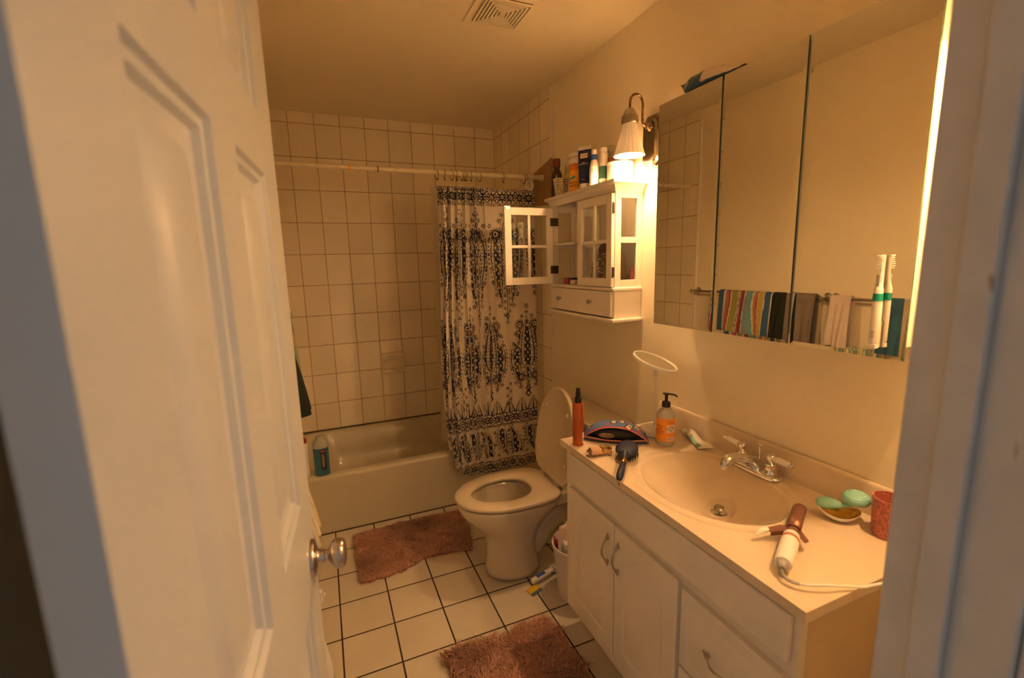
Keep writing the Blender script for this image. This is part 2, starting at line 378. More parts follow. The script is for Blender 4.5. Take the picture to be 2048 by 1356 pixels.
for s_, y0 in ((-1, 0), (1, DT)):
    b = MB(); ax = [(.0355,0),(.0355,.003),(.033,.007),(.026,.009),(.015,.012),(.0125,.016),(.0125,.024),(.0105,.025),(.0105,.030),(.013,.033),(.022,.037),(.0275,.043),(.0285,.050),(.027,.057),(.022,.062),(.012,.064),(.0,.0645)]
    b.lathe([(r, h*s_) for r, h in ax], (.637, y0, .895), 'y', 40)
    obj('door_handle', b, 'nickel', door)
b = MB(); b.box((DW-.001,.004,.862),(DW+.0015,.023,.928)); obj('latch_plate', b, 'nickel', door)
for z in (.25, 1.02, 1.80):
    b = MB(); b.lathe([(.006,-.045),(.006,.045)], (-.006, DT+.004, z), 'z', 12); b.box((-.004,.004,z-.044),(.0005,DT+.002,z+.044)); obj('door_hinge', b, 'nickel', door)

# ---------------------------------------------------------------- ceiling vent
v = thing('ceiling_vent', 'square louvred exhaust vent grille set in the ceiling', 'vent', (1.14,1.80,H))
b = MB(); cx, cy = 1.095, 1.715; h_ = .12
cx0, cy0 = 1.140, 1.800
b.box((cx0-.122,cy0-.122,H-.006),(cx0+.122,cy0+.122,H-.0003)); obj('vent_plate', b, 'ceilpaint', v, world=True, bevel=.002)
b = MB(); rr = [.092-.0135*i for i in range(7)]
b = MB(); b.box((cx0-.0915,cy0-.0915,H-.0095),(cx0+.0915,cy0+.0915,H-.0055)); obj('vent_opening', b, 'shadow', v, world=True)
for i, r_ in enumerate(rr):
    b = MB(); w_ = .0070; z0, z1 = H-.015, H-.009
    for (ax0,ay0,ax1,ay1) in ((-r_,-r_,r_,-r_+w_),(-r_,r_-w_,r_,r_),(-r_,-r_+w_,-r_+w_,r_-w_),(r_-w_,-r_+w_,r_,r_-w_)):
        b.box((cx0+ax0,cy0+ay0,z0),(cx0+ax1,cy0+ay1,z1))
    obj('slat', b, 'ceilpaint', v, world=True)

# ================================================================ bathtub
t = thing('bathtub', 'cream enamelled bathtub built in below the tiled walls', 'bathtub', (.93,2.92,0))
TY0, TY1, TX0, TX1, TZ = 2.531, YB-.001, XL+.008, XR-.008, .335
def rrect(x0,x1,y0,y1,r,n=8):
    P = []
    for cx_,cy_,a0 in ((x1-r,y1-r,0),(x0+r,y1-r,PI/2),(x0+r,y0+r,PI),(x1-r,y0+r,1.5*PI)):
        for i in range(n+1): a = a0+PI/2*i/n; P.append((cx_+r*math.cos(a), cy_+r*math.sin(a)))
    return P
rows = []
def ring(x0,x1,y0,y1,r,z): rows.append([(x,y,z) for x,y in rrect(x0,x1,y0,y1,r)])
ring(TX0,TX1,TY0,TY1,.004,0); ring(TX0,TX1,TY0,TY1,.004,.30); ring(TX0,TX1,TY0-.006,TY1,.004,.318); ring(TX0,TX1,TY0-.004,TY1,.006,TZ-.006)
ring(TX0+.004,TX1-.004,TY0+.006,TY1-.004,.008,TZ); ring(TX0+.05,TX1-.06,TY0+.055,TY1-.04,.13,TZ); ring(TX0+.062,TX1-.072,TY0+.068,TY1-.052,.14,TZ-.012)
ring(TX0+.085,TX1-.09,TY0+.085,TY1-.068,.15,.20); ring(TX0+.12,TX1-.12,TY0+.11,TY1-.09,.16,.08); ring(TX0+.2,TX1-.17,TY0+.17,TY1-.15,.13,.05)
b = MB(); b.grid(rows, closed_u=True); n = len(b.v); k = len(rows[0]); b.f.append(tuple(range(n-k,n))); b.mi.append(0)
obj('tub_body', b, 'tubm', t, world=True, sharp=180)
b = MB(); b.lathe([(.028,0),(.028,.003),(.0,.004)], (1.42,2.92,.051), 'z', 24); obj('tub_drain', b, 'chrome', t, world=True)

d = thing('soap_dish', 'cream ceramic soap dish set into the tiled back wall', 'soap dish', (.83,YB,.77))
b = MB(); x0,x1,z0,z1 = .752,.908,.700,.843
b.box((x0,YB-.012,z0),(x1,YB-.0005,z1)); b.box((x0,YB-.05,z0),(x1,YB-.012,z0+.022)); b.box((x0,YB-.045,z0+.022),(x0+.014,YB-.012,z1-.02)); b.box((x1-.014,YB-.045,z0+.022),(x1,YB-.012,z1-.02)); b.box((x0,YB-.045,z1-.03),(x1,YB-.012,z1))
obj('dish_body', b, mat('old_soap_ceramic',(.84,.74,.52),.3,var=.15,vscale=15), d, world=True, bevel=.006, seg=3)
b = MB(); b.tube([(x0+.012,YB-.052,z1-.035),(x1-.012,YB-.052,z1-.035)], .005); obj('grab_rail', b, 'cream', d, world=True)

# ---------------------------------------------------------------- rod, rings, curtain
ROD_Y, ROD_Z = 2.49, 1.938
t = thing('shower_rod', 'cream painted tension rod spanning the tub below the ceiling', 'curtain rod', (.93,ROD_Y,ROD_Z))
b = MB(); b.tube([(XL+.012,ROD_Y,ROD_Z),(.90,ROD_Y,ROD_Z)], .0115, 20); obj('inner_pole', b, 'rod', t, world=True)
b = MB(); b.tube([(.72,ROD_Y,ROD_Z),(XR-.022,ROD_Y,ROD_Z)], .0135, 20); obj('outer_pole', b, 'rod', t, world=True)
for x0, s_ in ((XL+.0125,1),(XR-.0215,-1)):
    b = MB(); b.lathe([(.019,0),(.019,.014*s_),(.015,.02*s_)], (x0-s_*.005,ROD_Y,ROD_Z), 'x', 20); obj('end_cap', b, 'rod', t, world=True)
b = MB(); b.lathe([(.0142,0),(.0142,.006)], (.716,ROD_Y,ROD_Z), 'x', 20); obj('rust_band', b, 'rust', t, world=True, label='rusty seam around the rod')
b = MB(); b.lathe([(.0125,0),(.0125,.012)], (.575,ROD_Y,ROD_Z), 'x', 20); obj('tape_band', b, 'yellowlab', t, world=True, label='yellowed tape band')

# paisley print, worked out on the flat cloth (u = metres across, v = height)
def smooth(e0, e1, x): t_ = np.clip((x-e0)/(e1-e0), 0, 1); return t_*t_*(3-2*t_)
def cloth_print(U, V):
    D = np.zeros_like(U)          # navy ink
    G = np.zeros_like(U)          # brown-grey ink
    def put(A): np.maximum(D, A.astype(float), out=D)
    def cut(A): D[A] = 0
    def flower(cx, cy, r, n=6, ph=0):
        du, dv_ = U-cx, V-cy; rr_ = np.hypot(du, dv_); th = np.arctan2(dv_, du)
        put(rr_ < r*(.68+.32*np.cos(n*th+ph))); cut(rr_ < r*.22)
    def ringd(cx, cy, r, w, n=0):
        du, dv_ = U-cx, V-cy; rr_ = np.hypot(du, dv_); A = np.abs(rr_-r) < w
        if n: A &= np.sin(n*np.arctan2(dv_, du)) > -.1
        put(A)
    def drop(cx, cy, wd, ht, s_, curl=0, fill=True):
        """teardrop: bulb at cy, tip ht away in direction s_ (+1 up)"""
        q = (V-cy)*s_/ht; u_ = (U-cx-curl*wd*np.clip(q,0,1)**2*1.2)/wd
        wq = np.where(q < 0, np.sqrt(np.clip(1-(q/.38)**2, 0, 1)), np.clip(1-q, 0, 1)**1.15*(1+.9*np.clip(q,0,1)))
        f = np.abs(u_)/np.maximum(wq, 1e-3); ins = (q > -.38) & (q < 1)
        E = np.where(ins, f, 9.)
        ext = np.where((q > -.52) & (q < 1.12), np.abs(u_)/np.maximum(np.where(q < 0, np.sqrt(np.clip(1-(q/.52)**2,0,1)), np.clip(1-q/1.12,0,1)**1.05*(1+.9*np.clip(q,0,1)))*1.32, 1e-3), 9.)
        put((ext > .86) & (ext < 1.0) & (np.sin((V*260)+(U*60)) > -.2))
        cut(E < 1.0); put((E > .80) & (E < 1.0)); put((E > .58) & (E < .70) & (np.sin(V*330) > -.1))
        if fill:
            put(E < .46); cut((E < .36) & (np.sin(V*150)*np.cos(U*210+1) > .45)); 
        return E
    # top border
    B = (V > 1.775) & (V < 1.862)
    put((np.abs(V-1.862) < .006) & (np.sin(U*520) > -.2)); put((np.abs(V-1.776) < .006) & (np.sin(U*520) > -.2))
    put(np.abs(V-1.852) < .0018); put(np.abs(V-1.786) < .0018)
    def border(vc, hh, per):
        uu = (U/per-np.floor(U/per)-.5)*per; dv_ = V-vc; rr_ = np.hypot(uu, dv_); th = np.arctan2(dv_, uu)
        put((rr_ < hh*(.80+.20*np.cos(8*th))) & (np.abs(dv_) < hh)); D[(rr_ < hh*.30) & (rr_ > hh*.18)] = 0
        u2 = (U/per-np.floor(U/per)); u2 = np.minimum(u2, 1-u2)*per; r2 = np.hypot(u2, np.abs(dv_)-hh*.62)
        put((np.abs(r2-hh*.30) < hh*.10) & (np.abs(dv_) < hh)); r3 = np.hypot(u2, dv_); put(r3 < hh*.17)
    border(1.819, .031, .062)
    P = .27
    def snail(cx, cy, r_, s_):
        ringd(cx, cy, r_, .0052); cut(np.hypot(U-cx,V-cy) < r_-.0052); put(np.hypot(U-cx,V-cy) < r_*.36); ringd(cx, cy, r_+.0115, .0042, 16)
    for c in np.arange(-.10, 2.3, P):
        # curled side paisleys running down from the snail heads
        for s_ in (-1, 1):
            drop(c+s_*.070, 1.50, .042, .31, -1, -s_*.8)
            snail(c+s_*.068, 1.615, .022, s_)
            for (a, h) in ((.108,1.66),(.114,1.58),(.112,1.50),(.106,1.42),(.098,1.34),(.075,1.27),(.050,1.205),(.045,1.69)): flower(c+s_*a, h, .0155, 5, h*9)
        drop(c, 1.47, .038, .22, -1)
        drop(c, 1.60, .036, .14, 1)
        flower(c, 1.745, .021); flower(c-.030, 1.722, .014, 5); flower(c+.030, 1.722, .014, 5); put((np.abs(U-c) < .0025) & (V > 1.10) & (V < 1.30))
        for k_ in range(8): flower(c+.020*(-1)**k_, 1.285-.019*k_, .011, 5)
        flower(c, 1.145, .021, 6); flower(c, 1.108, .013, 4)
    for c in np.arange(.035, 2.3, P):
        for s_ in (-1, 1):
            drop(c+s_*.080, .89, .036, .21, -1, -s_*.8); drop(c+s_*.055, 1.03, .018, .09, -1, s_*.8)
            snail(c+s_*.050, 1.085, .019, s_); snail(c+s_*.048, .765, .017, s_)
            for (a, h) in ((.080,1.03),(.092,.97),(.096,.90),(.102,.82),(.085,.73),(.055,.705),(.034,1.135)): flower(c+s_*a, h, .0150, 5, h*7)
        drop(c, .905, .052, .25, 1)
        drop(c, .79, .020, .12, -1)
        flower(c, 1.195, .018); flower(c, 1.160, .013, 4); flower(c, .69, .024, 6)
        q_ = np.abs(U-c)+np.abs(V-.655); put((q_ < .024) & (q_ > .012))
        for k_ in range(6): flower(c+P/2+.013*(-1)**k_, .73-.024*k_, .013, 5, k_)
    # fine sprigs filling the motifs
    for c0, z0, z1 in ((-.10,1.22,1.70),(.035,.72,1.12)):
        for c in np.arange(c0, 2.3, P):
            for k_ in range(34):
                a_ = c+.105*math.sin(k_*2.4)*(.5+.5*math.cos(k_*.7)); flower(a_, z0+(z1-z0)*((k_*.618)%1), .0075, 4, k_)
    # arches, border, paisleys and hem border
    per = .085; uu = (U/per-np.floor(U/per)-.5)*per
    a_ = (V-.555)/.085; wv = np.clip(1-a_, 0, 1)**.7*per*.5
    f = np.where((a_ > 0) & (a_ < 1), np.abs(uu)/np.maximum(wv, 1e-4), 9)
    put((f > .78) & (f < 1.02)); put((f > .42) & (f < .62) & (np.sin(V*500) > -.2)); put(f < .16)
    put((np.abs(V-.552) < .003)); border(.518, .029, .066); put((np.abs(V-.484) < .003)); put((np.abs(V-.476) < .004) & (np.sin(U*520) > -.2))
    for k_, c in enumerate(np.arange(.02, 2.1, .10)):
        drop(c, .405 if k_ % 2 else .335, .036, .135, -1 if k_ % 2 else 1, 1 if k_ % 2 else -1)
        flower(c+.05, .44, .013, 5); flower(c+.05, .36, .014, 6); flower(c+.03, .30, .013, 5); flower(c-.025,.29,.012,6); flower(c-.02,.465,.008,5)
    border(.226, .026, .060); put(np.abs(V-.258) < .003); put(np.abs(V-.197) < .003)
    put((np.sin(U*240)*np.sin(V*240) > .93) & (V < .47) & (V > .23))
    base = np.array([.72,.64,.53]); navy = np.array([.022,.026,.055]); brown = np.array([.15,.10,.07])
    mixb = ((np.sin(U*37)+np.sin(V*53+1)+np.sin(U*91+V*70)) > 1.1).astype(float)[..., None]
    ink = navy*(1-mixb)+brown*mixb
    return base*(1-D[..., None])+ink*D[..., None]
# folds: plan curve of the hanging cloth
NT = 1500; tt = np.linspace(0, 1, NT)
Xc = 1.020+.575*tt
amp = .030*(1-smooth(.42,.62,tt))*(.75+.25*np.sin(tt*23))+.009*smooth(.42,.62,tt)
ph = 2*PI*(6.2*np.minimum(tt,.48)/.48 + 2.2*np.clip(tt-.48,0,1)/.52 + .35*np.sin(tt*9))
off = amp*np.sin(ph); sh = .012*np.sin(2*ph+.6)*(1-smooth(.4,.6,tt))
Xw = Xc+sh
arcl = np.concatenate([[0], np.cumsum(np.hypot(np.diff(Xw), np.diff(off)))])
Lc = arcl[-1]; nu = int(Lc/.0026); su = np.linspace(0, Lc, nu)
xu = np.interp(su, arcl, Xw); yu = np.interp(su, arcl, off); tu = np.interp(su, arcl, tt)
nv = 640; zt = 1.872; 
Vv = np.linspace(0, 1, nv)
sagt = .010*np.abs(np.sin(tu*PI*5.5))*smooth(.45,.6,tu)
zb = .192+.17*np.exp(-((tu)/.05)**2)+.035*(1-smooth(.05,.22,tu))-.004*np.sin(tu*30)
P3 = np.zeros((nv, nu, 3))
for j in range(nv):
    q = Vv[j]; z = (zt-sagt)*(1-q)+zb*q
    k_ = .75+.25*np.sin(q*2.6+tu*4)
    drift = .020*np.sin(q*PI)*np.sin(tu*7)
    P3[j,:,0] = xu + .008*np.sin(q*6+tu*11)*(1-.7*smooth(.5,.6,tu)) + (.02*q)*(1-tu)*-1*np.sin(q*PI)
    P3[j,:,1] = 2.488 + yu*k_ - .012*q + drift*.6 + .008*q*np.sin(tu*17+q*3)
    P3[j,:,2] = z
P3[:,:,1] = np.minimum(P3[:,:,1], np.where(P3[:,:,2] < .36, 2.518, 9))
P3[:,:,0] = np.clip(P3[:,:,0], 1.0, 1.635)
b = MB(); b.v = [tuple(p) for p in P3.reshape(-1,3)]
ii = np.arange(nu-1); fs = []
for j in range(nv-1):
    a0 = j*nu+ii; fs.append(np.stack([a0, a0+1, a0+1+nu, a0+nu], 1))
b.f = [tuple(f) for f in np.concatenate(fs).tolist()]; b.mi = [0]*len(b.f)
cur = obj('shower_curtain', b, 'attr', sharp=180); tag(cur, 'white shower curtain printed with dark blue paisley, bunched to the right', 'shower curtain')
Ug = np.repeat(su[None,:]+.02, nv, 0)
colour(cur, cloth_print(Ug, P3[:,:,2]).reshape(-1,3))
# translucent liner hanging inside, showing at the left edge
P = []
for j in range(30):
    q = j/29
    P.append([(1.000+.42*i/60+ .012*q, 2.546+.012*math.sin(i*.55)*(1-.5*q)+.115*q**1.2, 1.87-(1.87-.355)*q) for i in range(61)])
b = MB(); b.grid(P); ln = obj('curtain_liner', b, 'liner', sharp=180); tag(ln, 'plain translucent vinyl liner hanging behind the paisley curtain inside the tub', 'curtain liner')
# rings
rx = [1.023,1.065,1.105,1.133,1.160,1.176,1.186,1.213,1.262,1.405,1.530,1.548]
b = MB()
P = arc((0,0,0), .020, R(-80), R(255), 22, lambda c_, r_, a: (0, r_*math.cos(a), r_*math.sin(a)*1.25))
b.tube(P, .0014, 6); b.sphere(P[-1], .0045, 8, 6); b.sphere((0,.006,.0245), .0048, 8, 6)
ro = None
for i, x in enumerate(rx):
    if ro is None: r0 = ro = obj('curtain_ring', b, 'dark')
    else: r0 = ro.copy(); C.objects.link(r0)
    r0.location = (x, ROD_Y, ROD_Z-.012); r0.rotation_euler = (0, 0, R((-1)**i*8+4*(i%3)))
    tag(r0, 'thin dark metal curtain ring hooked over the cream rod', 'curtain ring', 'curtain rings along the rod')
b = MB(); P = arc((0,0,0), .022, 0, 2*PI, 24, lambda c_, r_, a: (r_*math.cos(a), 0, r_*math.sin(a))); b.tube(P, .0055, 8, cap=False)
o = obj('plastic_ring', b, 'cream'); o.location = (1.558, ROD_Y-.022, 1.888); tag(o, 'chunky cream plastic ring at the right end of the curtain', 'curtain ring')

# ================================================================ toilet
TYc = 1.845
t = thing('toilet', 'white toilet with seat down and lid raised, beside the vanity', 'toilet', (1.25,TYc,0))
def oval(cx_, a_f, a_b, w_, z, n=48, sq=2.2, back=None):
    """egg outline: front half-length a_f (towards -x), back a_b, half width w_"""
    P = []
    for i in range(n):
        th = 2*PI*i/n; c_, s_ = math.cos(th), math.sin(th)
        a_ = a_f if c_ < 0 else a_b; e = 2.0 if c_ < 0 else sq
        x = cx_+a_*math.copysign(abs(c_)**(2/e), c_); y = TYc+w_*math.copysign(abs(s_)**(2/e), s_)
        if back is not None: x = min(x, back)
        P.append((x, y, z))
    return P
rows = [oval(1.150,.150,.125,.118,0), oval(1.150,.147,.122,.115,.03), oval(1.145,.132,.112,.104,.10), oval(1.140,.128,.112,.102,.17), oval(1.140,.142,.135,.112,.22), oval(1.140,.190,.165,.142,.27), oval(1.140,.236,.195,.166,.32), oval(1.140,.257,.22,.178,.360,sq=3), oval(1.140,.260,.225,.180,.382,sq=3), oval(1.140,.255,.222,.177,.388,sq=3),
        oval(1.125,.195,.165,.125,.388), oval(1.125,.185,.155,.118,.372), oval(1.125,.165,.14,.105,.30), oval(1.13,.12,.11,.08,.22), oval(1.14,.07,.07,.05,.19)]
b = MB(); b.grid(rows, closed_u=True); n = len(b.v); b.f.append(tuple(range(n-48,n))); b.mi.append(0); b.f.append(tuple(range(47,-1,-1))); b.mi.append(0)
obj('bowl', b, 'porcelain', t, world=True, sub=1, sharp=180)
b = MB(); b.lathe([(.072,0),(.0,.0002)], (1.135,TYc,.232), 'z', 32, cap=False); obj('water', b, mat('toilet_water',(.42,.40,.30),.03), t, world=True)
# rear deck and trapway foot
b = MB(); b.prism(rrect(1.30,1.60,TYc-.105,TYc+.105,.03), .325, .387); b.tube([(1.22,TYc,.10),(1.30,TYc,.20),(1.38,TYc,.25),(1.45,TYc,.20),(1.48,TYc,.10),(1.48,TYc,.001)], [.07,.075,.075,.075,.075,.085], 20); obj('pedestal', b, 'porcelain', t, world=True, bevel=.012, seg=3)
# seat (ring) and lid
so = [oval(1.135,.262,.222,.181,z,sq=3.6,back=1.345) for z in (.395,.397,.408,.413)]
def scal(P, k_, z): return [(1.135+(x-1.135)*k_, TYc+(y-TYc)*k_, z) for x,y,_ in P]
rows = [scal(so[0],.975,.3945), scal(so[0],1,.399), scal(so[0],1,.409), scal(so[0],.975,.4145), [(x,y,.4145) for x,y,_ in oval(1.122,.178,.118,.112,0)], [(x,y,.410) for x,y,_ in oval(1.122,.172,.112,.106,0)], [(x,y,.398) for x,y,_ in oval(1.122,.172,.112,.106,0)], [(x,y,.3945) for x,y,_ in oval(1.122,.178,.118,.112,0)]]
b = MB(); b.grid(rows, closed_u=True, closed_v=True); obj('seat', b, 'seat', t, world=True, sharp=180)
# lid: egg outline standing up, leaning back on the tank
HX, HZ = 1.352, .425; tilt = R(8)
def lidp(l, y, d):      # l along lid from the hinge, d out of its face
    return (HX+.004+l*math.sin(tilt)-d*math.cos(tilt), TYc+y, HZ+l*math.cos(tilt)+d*math.sin(tilt))
base_ = [(1.345-x, y-TYc) for x,y,_ in oval(1.135,.262,.222,.181,0,sq=3.6,back=1.345)]
L2 = [(l*.93, y) for l, y in base_]
cen = .19
rows = [[lidp(cen+(l-cen)*k_, y*k_, d) for l,y in L2] for k_, d in ((.001,-.004),(.9,-.004),(.985,-.003),(1,.001),(1,.012),(.985,.016),(.95,.0165),(.93,.0125),(.001,.0125))]
b = MB(); b.grid(rows, closed_u=True); obj('lid', b, 'seat', t, world=True, sharp=180)
for l_, y_ in ((.33,.10),(.33,-.10),(.10,.13),(.10,-.13)):
    b = MB(); c_ = lidp(l_, y_, .0125); b.sphere(c_, .007, 12, 8, (1,1,1.3)); obj('bumper', b, 'cream', t, world=True, label='small round rubber bumper')
for s_ in (-1,1):
    b = MB(); y = TYc+s_*.072
    b.box((1.335,y-.016,.414),(1.385,y+.016,.424)); b.tube([(1.368,y-.02,.432),(1.368,y+.02,.432)], .010, 14); b.box((1.350,y-.010,.425),(1.362,y+.010,.470)); b.box((1.335,y-.024,.4135),(1.352,y-.010,.426))
    obj('seat_hinge', b, 'seat', t, world=True, bevel=.002)
# tank
b = MB(); b.prism(rrect(1.475,1.662,TYc-.215,TYc+.215,.035), .385, .690); obj('tank', b, 'porcelain', t, world=True, bevel=.012, seg=3)
b = MB(); b.prism(rrect(1.462,1.668,TYc-.232,TYc+.232,.03), .6905, .722); obj('tank_lid', b, 'porcelain', t, world=True, bevel=.010, seg=3)
b = MB(); b.lathe([(.014,0),(.014,-.012)], (1.475,TYc+.16,.64), 'x', 16); b.tube([(1.460,TYc+.16,.64),(1.455,TYc+.10,.632)], [.006,.008], 10); obj('flush_lever', b, 'chrome', t, world=True)

# ================================================================ shaggy mats
def rug(name, label, outline, density, sl, sr, col, z0=.0, wav=None, thick=.012):
    poly = np.array(outline); n_ = len(poly)
    def inside(x, y):
        c_ = np.zeros(len(x), bool)
        for i in range(n_):
            x1,y1 = poly[i]; x2,y2 = poly[(i+1)%n_]
            k_ = ((y1 > y) != (y2 > y)) & (x < (x2-x1)*(y-y1)/(y2-y1+1e-12)+x1); c_ ^= k_
        return c_
    lo, hi = poly.min(0), poly.max(0)
    M_ = density; xs_ = rng.uniform(lo[0],hi[0],M_); ys_ = rng.uniform(lo[1],hi[1],M_); k_ = inside(xs_, ys_); xs_, ys_ = xs_[k_], ys_[k_]
    m_ = len(xs_)
    zz = np.full(m_, z0+thick)
    cl = np.sin(xs_*43+np.sin(ys_*31)*2)+np.sin(ys_*39+xs_*11); ang = rng.uniform(0,2*PI,m_)*.42+cl*1.6+.8
    ln_ = sl*rng.uniform(.7,1.25,m_); lean = rng.uniform(.30,.95,m_)
    cx_, cy_ = poly.mean(0); dx, dy = xs_-cx_, ys_-cy_
    dirx, diry = np.cos(ang), np.sin(ang)
    r_ = sr*rng.uniform(.7,1.2,m_)
    V_ = np.zeros((m_, 7, 3))
    for lv, (h, rk) in enumerate(((0,1.0),(.55,.85))):
        bx = xs_+dirx*ln_*lean*h*h*.9; by = ys_+diry*ln_*lean*h*h*.9; bz = zz-.003+ln_*(1-.35*lean)*h
        for s_ in range(3):
            a = ang+s_*2*PI/3; V_[:, lv*3+s_, 0] = bx+np.cos(a)*r_*rk; V_[:, lv*3+s_, 1] = by+np.sin(a)*r_*rk; V_[:, lv*3+s_, 2] = bz
    V_[:,6,0] = xs_+dirx*ln_*lean; V_[:,6,1] = ys_+diry*ln_*lean; V_[:,6,2] = zz-.003+ln_*(1-.5*lean)*.92
    if wav: 
        pass
    tri = np.array([(0,1,4,3),(1,2,5,4),(2,0,3,5)]); 
    F = []
    base_i = (np.arange(m_)*7)[:,None,None]
    quads = (tri[None]+base_i).reshape(-1,4).tolist(); tips = (np.array([(3,4,6),(4,5,6),(5,3,6)])[None]+base_i).reshape(-1,3).tolist()
    root = thing(name, label, 'bath mat', (cx_, cy_, z0))
    b = MB(); b.prism(outline, z0+.0005, z0+thick-.002); obj('backing', b, MT['rugback'], root, world=True, bevel=.003)
    b = MB(); b.v = [tuple(p) for p in V_.reshape(-1,3)]; b.f = [tuple(f) for f in quads+tips]; b.mi = [0]*len(b.f)
    o = obj('pile', b, 'attrrug', root, world=True, sharp=180); o['kind'] = 'stuff'
    shade_ = (.75+.4*rng.random(m_)); dirt = 1-.35*np.clip(np.sin(xs_*9+1)*np.sin(ys_*13+2),0,1)
    cc = np.array(col)[None,:]*(shade_*dirt)[:,None]; colour(o, np.repeat(cc, 7, 0))
    return root
MT['attrrug'] = mat('shag_fibre', (1,1,1), .8, attr='col'); MT['rugback'] = mat('rug_backing', (.35,.17,.12), .9)
def crv(pts, amp_=.006, n=10):
    out = []
    for i in range(len(pts)):
        a, b_ = Vector(pts[i]), Vector(pts[(i+1)%len(pts)])
        for k_ in range(n): p = a.lerp(b_, k_/n); out.append((p.x+random.uniform(-amp_,amp_), p.y+random.uniform(-amp_,amp_)))
    return out
rug('bath_mat', 'dusty pink shaggy bath mat lying along the tub, worn in the middle', crv([(.445,2.430),(.75,2.45),(1.035,2.43),(1.045,2.25),(1.005,2.05),(.90,2.075),(.77,2.085),(.64,2.03),(.455,2.02),(.448,2.22)]), 30000, .021, .0017, (.70,.41,.32))
rug('bath_mat', 'dusty pink shaggy bath mat in front of the vanity, cut by the frame', crv([(.70,1.485),(.90,1.465),(1.14,1.475),(1.155,1.30),(1.15,1.13),(1.145,.98),(.72,.98),(.72,1.2),(.715,1.35)]), 17000, .038, .0027, (.70,.40,.31))

# ================================================================ vanity
VX, CZ = 1.188, .787
t = thing('vanity_cabinet', 'white painted vanity cabinet with arched doors under the sink counter', 'vanity cabinet', (1.43,.97,0))
Y0, Y1, FX = .510, 1.428, 1.207
b = MB(); b.box((FX,Y0,.10),(FX+.02,Y1,.762)); obj('face_frame', b, 'vanity', t, world=True)
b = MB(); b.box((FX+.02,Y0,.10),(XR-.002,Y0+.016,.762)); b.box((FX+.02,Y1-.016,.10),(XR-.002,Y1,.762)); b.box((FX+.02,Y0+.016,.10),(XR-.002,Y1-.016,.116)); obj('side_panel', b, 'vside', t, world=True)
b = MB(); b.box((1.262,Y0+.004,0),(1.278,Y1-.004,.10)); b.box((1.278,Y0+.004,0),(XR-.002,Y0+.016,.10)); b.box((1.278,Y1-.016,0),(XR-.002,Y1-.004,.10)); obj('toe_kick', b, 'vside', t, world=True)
def arch_panel(b, y0, y1, z0, z1, x, arch=True, m_=.048):
    """slab front (towards -x) with a routed arch-topped raised panel; y0<y1"""
    TH = .019; n = 24
    def outline(ins, rise):
        P = [(y0+ins,z0+ins),(y1-ins,z0+ins)]
        w_ = (y1-y0)/2-ins; cy_ = (y0+y1)/2; zs = z1-ins-rise
        for i in range(n+1):
            s_ = 1-2*i/n
            if arch: zz_ = zs + rise*(max(0, math.cos(s_*PI/2*1.0))**.8 if abs(s_) < .999 else 0)
            else: zz_ = z1-ins
            P.append((cy_+s_*w_, zz_))
        return P
    rise = .075 if arch else 0
    def rect(ins, P0): 
        res = [(y0+ins,z0+ins),(y1-ins,z0+ins)]; w_ = (y1-y0)/2-ins; cy_ = (y0+y1)/2
        for i in range(n+1): res.append((cy_+(1-2*i/n)*w_, z1-ins))
        return res
    rows = [[(x+TH,a,c_) for a,c_ in rect(0,0)], [(x+.004,a,c_) for a,c_ in rect(0,0)], [(x,a,c_) for a,c_ in rect(.005,0)]]
    for ins, d in ((m_,0),(m_+.004,.0035),(m_+.010,.0045),(m_+.022,.0012),(m_+.026,.0008)):
        rows.append([(x+d,a,c_) for a,c_ in outline(ins, rise)])
    b.grid(rows, closed_u=True); nn = len(rows[0]); k_ = len(b.v); b.f.append(tuple(range(k_-nn,k_))); b.mi.append(0); b.f.append(tuple(range(k_-len(rows)*nn+nn-1, k_-len(rows)*nn-1, -1))); b.mi.append(0)
def bow_handle(c, axis, parent):
    """antique bow pull, c = centre on the door face"""
    b = MB(); hl = .052
    pts = []; rr_ = []
    prof = [(-1.12,.0012,.005),(-1.08,.0026,.005),(-1.04,.0018,.005),(-.98,.0032,.006),(-.93,.0022,.006),(-.88,.0042,.008),(-.80,.0052,.009),(-.72,.0050,.011),(-.66,.0030,.013),(-.5,.0025,.020),(-.25,.0032,.026),(0,.0037,.028)]
    prof = prof+[(-a, r_, h) for a, r_, h in prof[-2::-1]]
    for a, r_, h in prof:
        q = a*hl; pts.append((c[0]-h+.002, c[1]+(q if axis == 'y' else 0), c[2]+(q if axis == 'z' else 0))); rr_.append(r_)
    b.tube(pts, rr_, 10)
    for s_ in (-1,1):
        q = s_*.78*hl; p = (c[0], c[1]+(q if axis == 'y' else 0), c[2]+(q if axis == 'z' else 0)); b.tube([(p[0]-.010,p[1],p[2]),(p[0],p[1],p[2])], [.0042,.0055], 10)
    obj('handle', b, 'pewter', parent, world=True)
DX = 1.188
for y0, y1, hy in ((1.103,1.385,1.128),(.822,1.099,1.072)):
    b = MB(); arch_panel(b, y0, y1, .152, .622, DX); d = obj('door', b, 'vanity', t, world=True, sharp=30); bow_handle((DX, hy, .525), 'z', d)
for z0, z1 in ((.392,.612),(.152,.382)):
    b = MB(); arch_panel(b, .522, .808, z0, z1, DX, False, .022); d = obj('drawer', b, 'vanity', t, world=True, sharp=30); bow_handle((DX, .668, (z0+z1)/2), 'y', d)
b = MB(); b.box((DX+.002,.522,.645),(FX,1.385,.756)); obj('false_front', b, 'vanity', t, world=True, bevel=.007, seg=3)

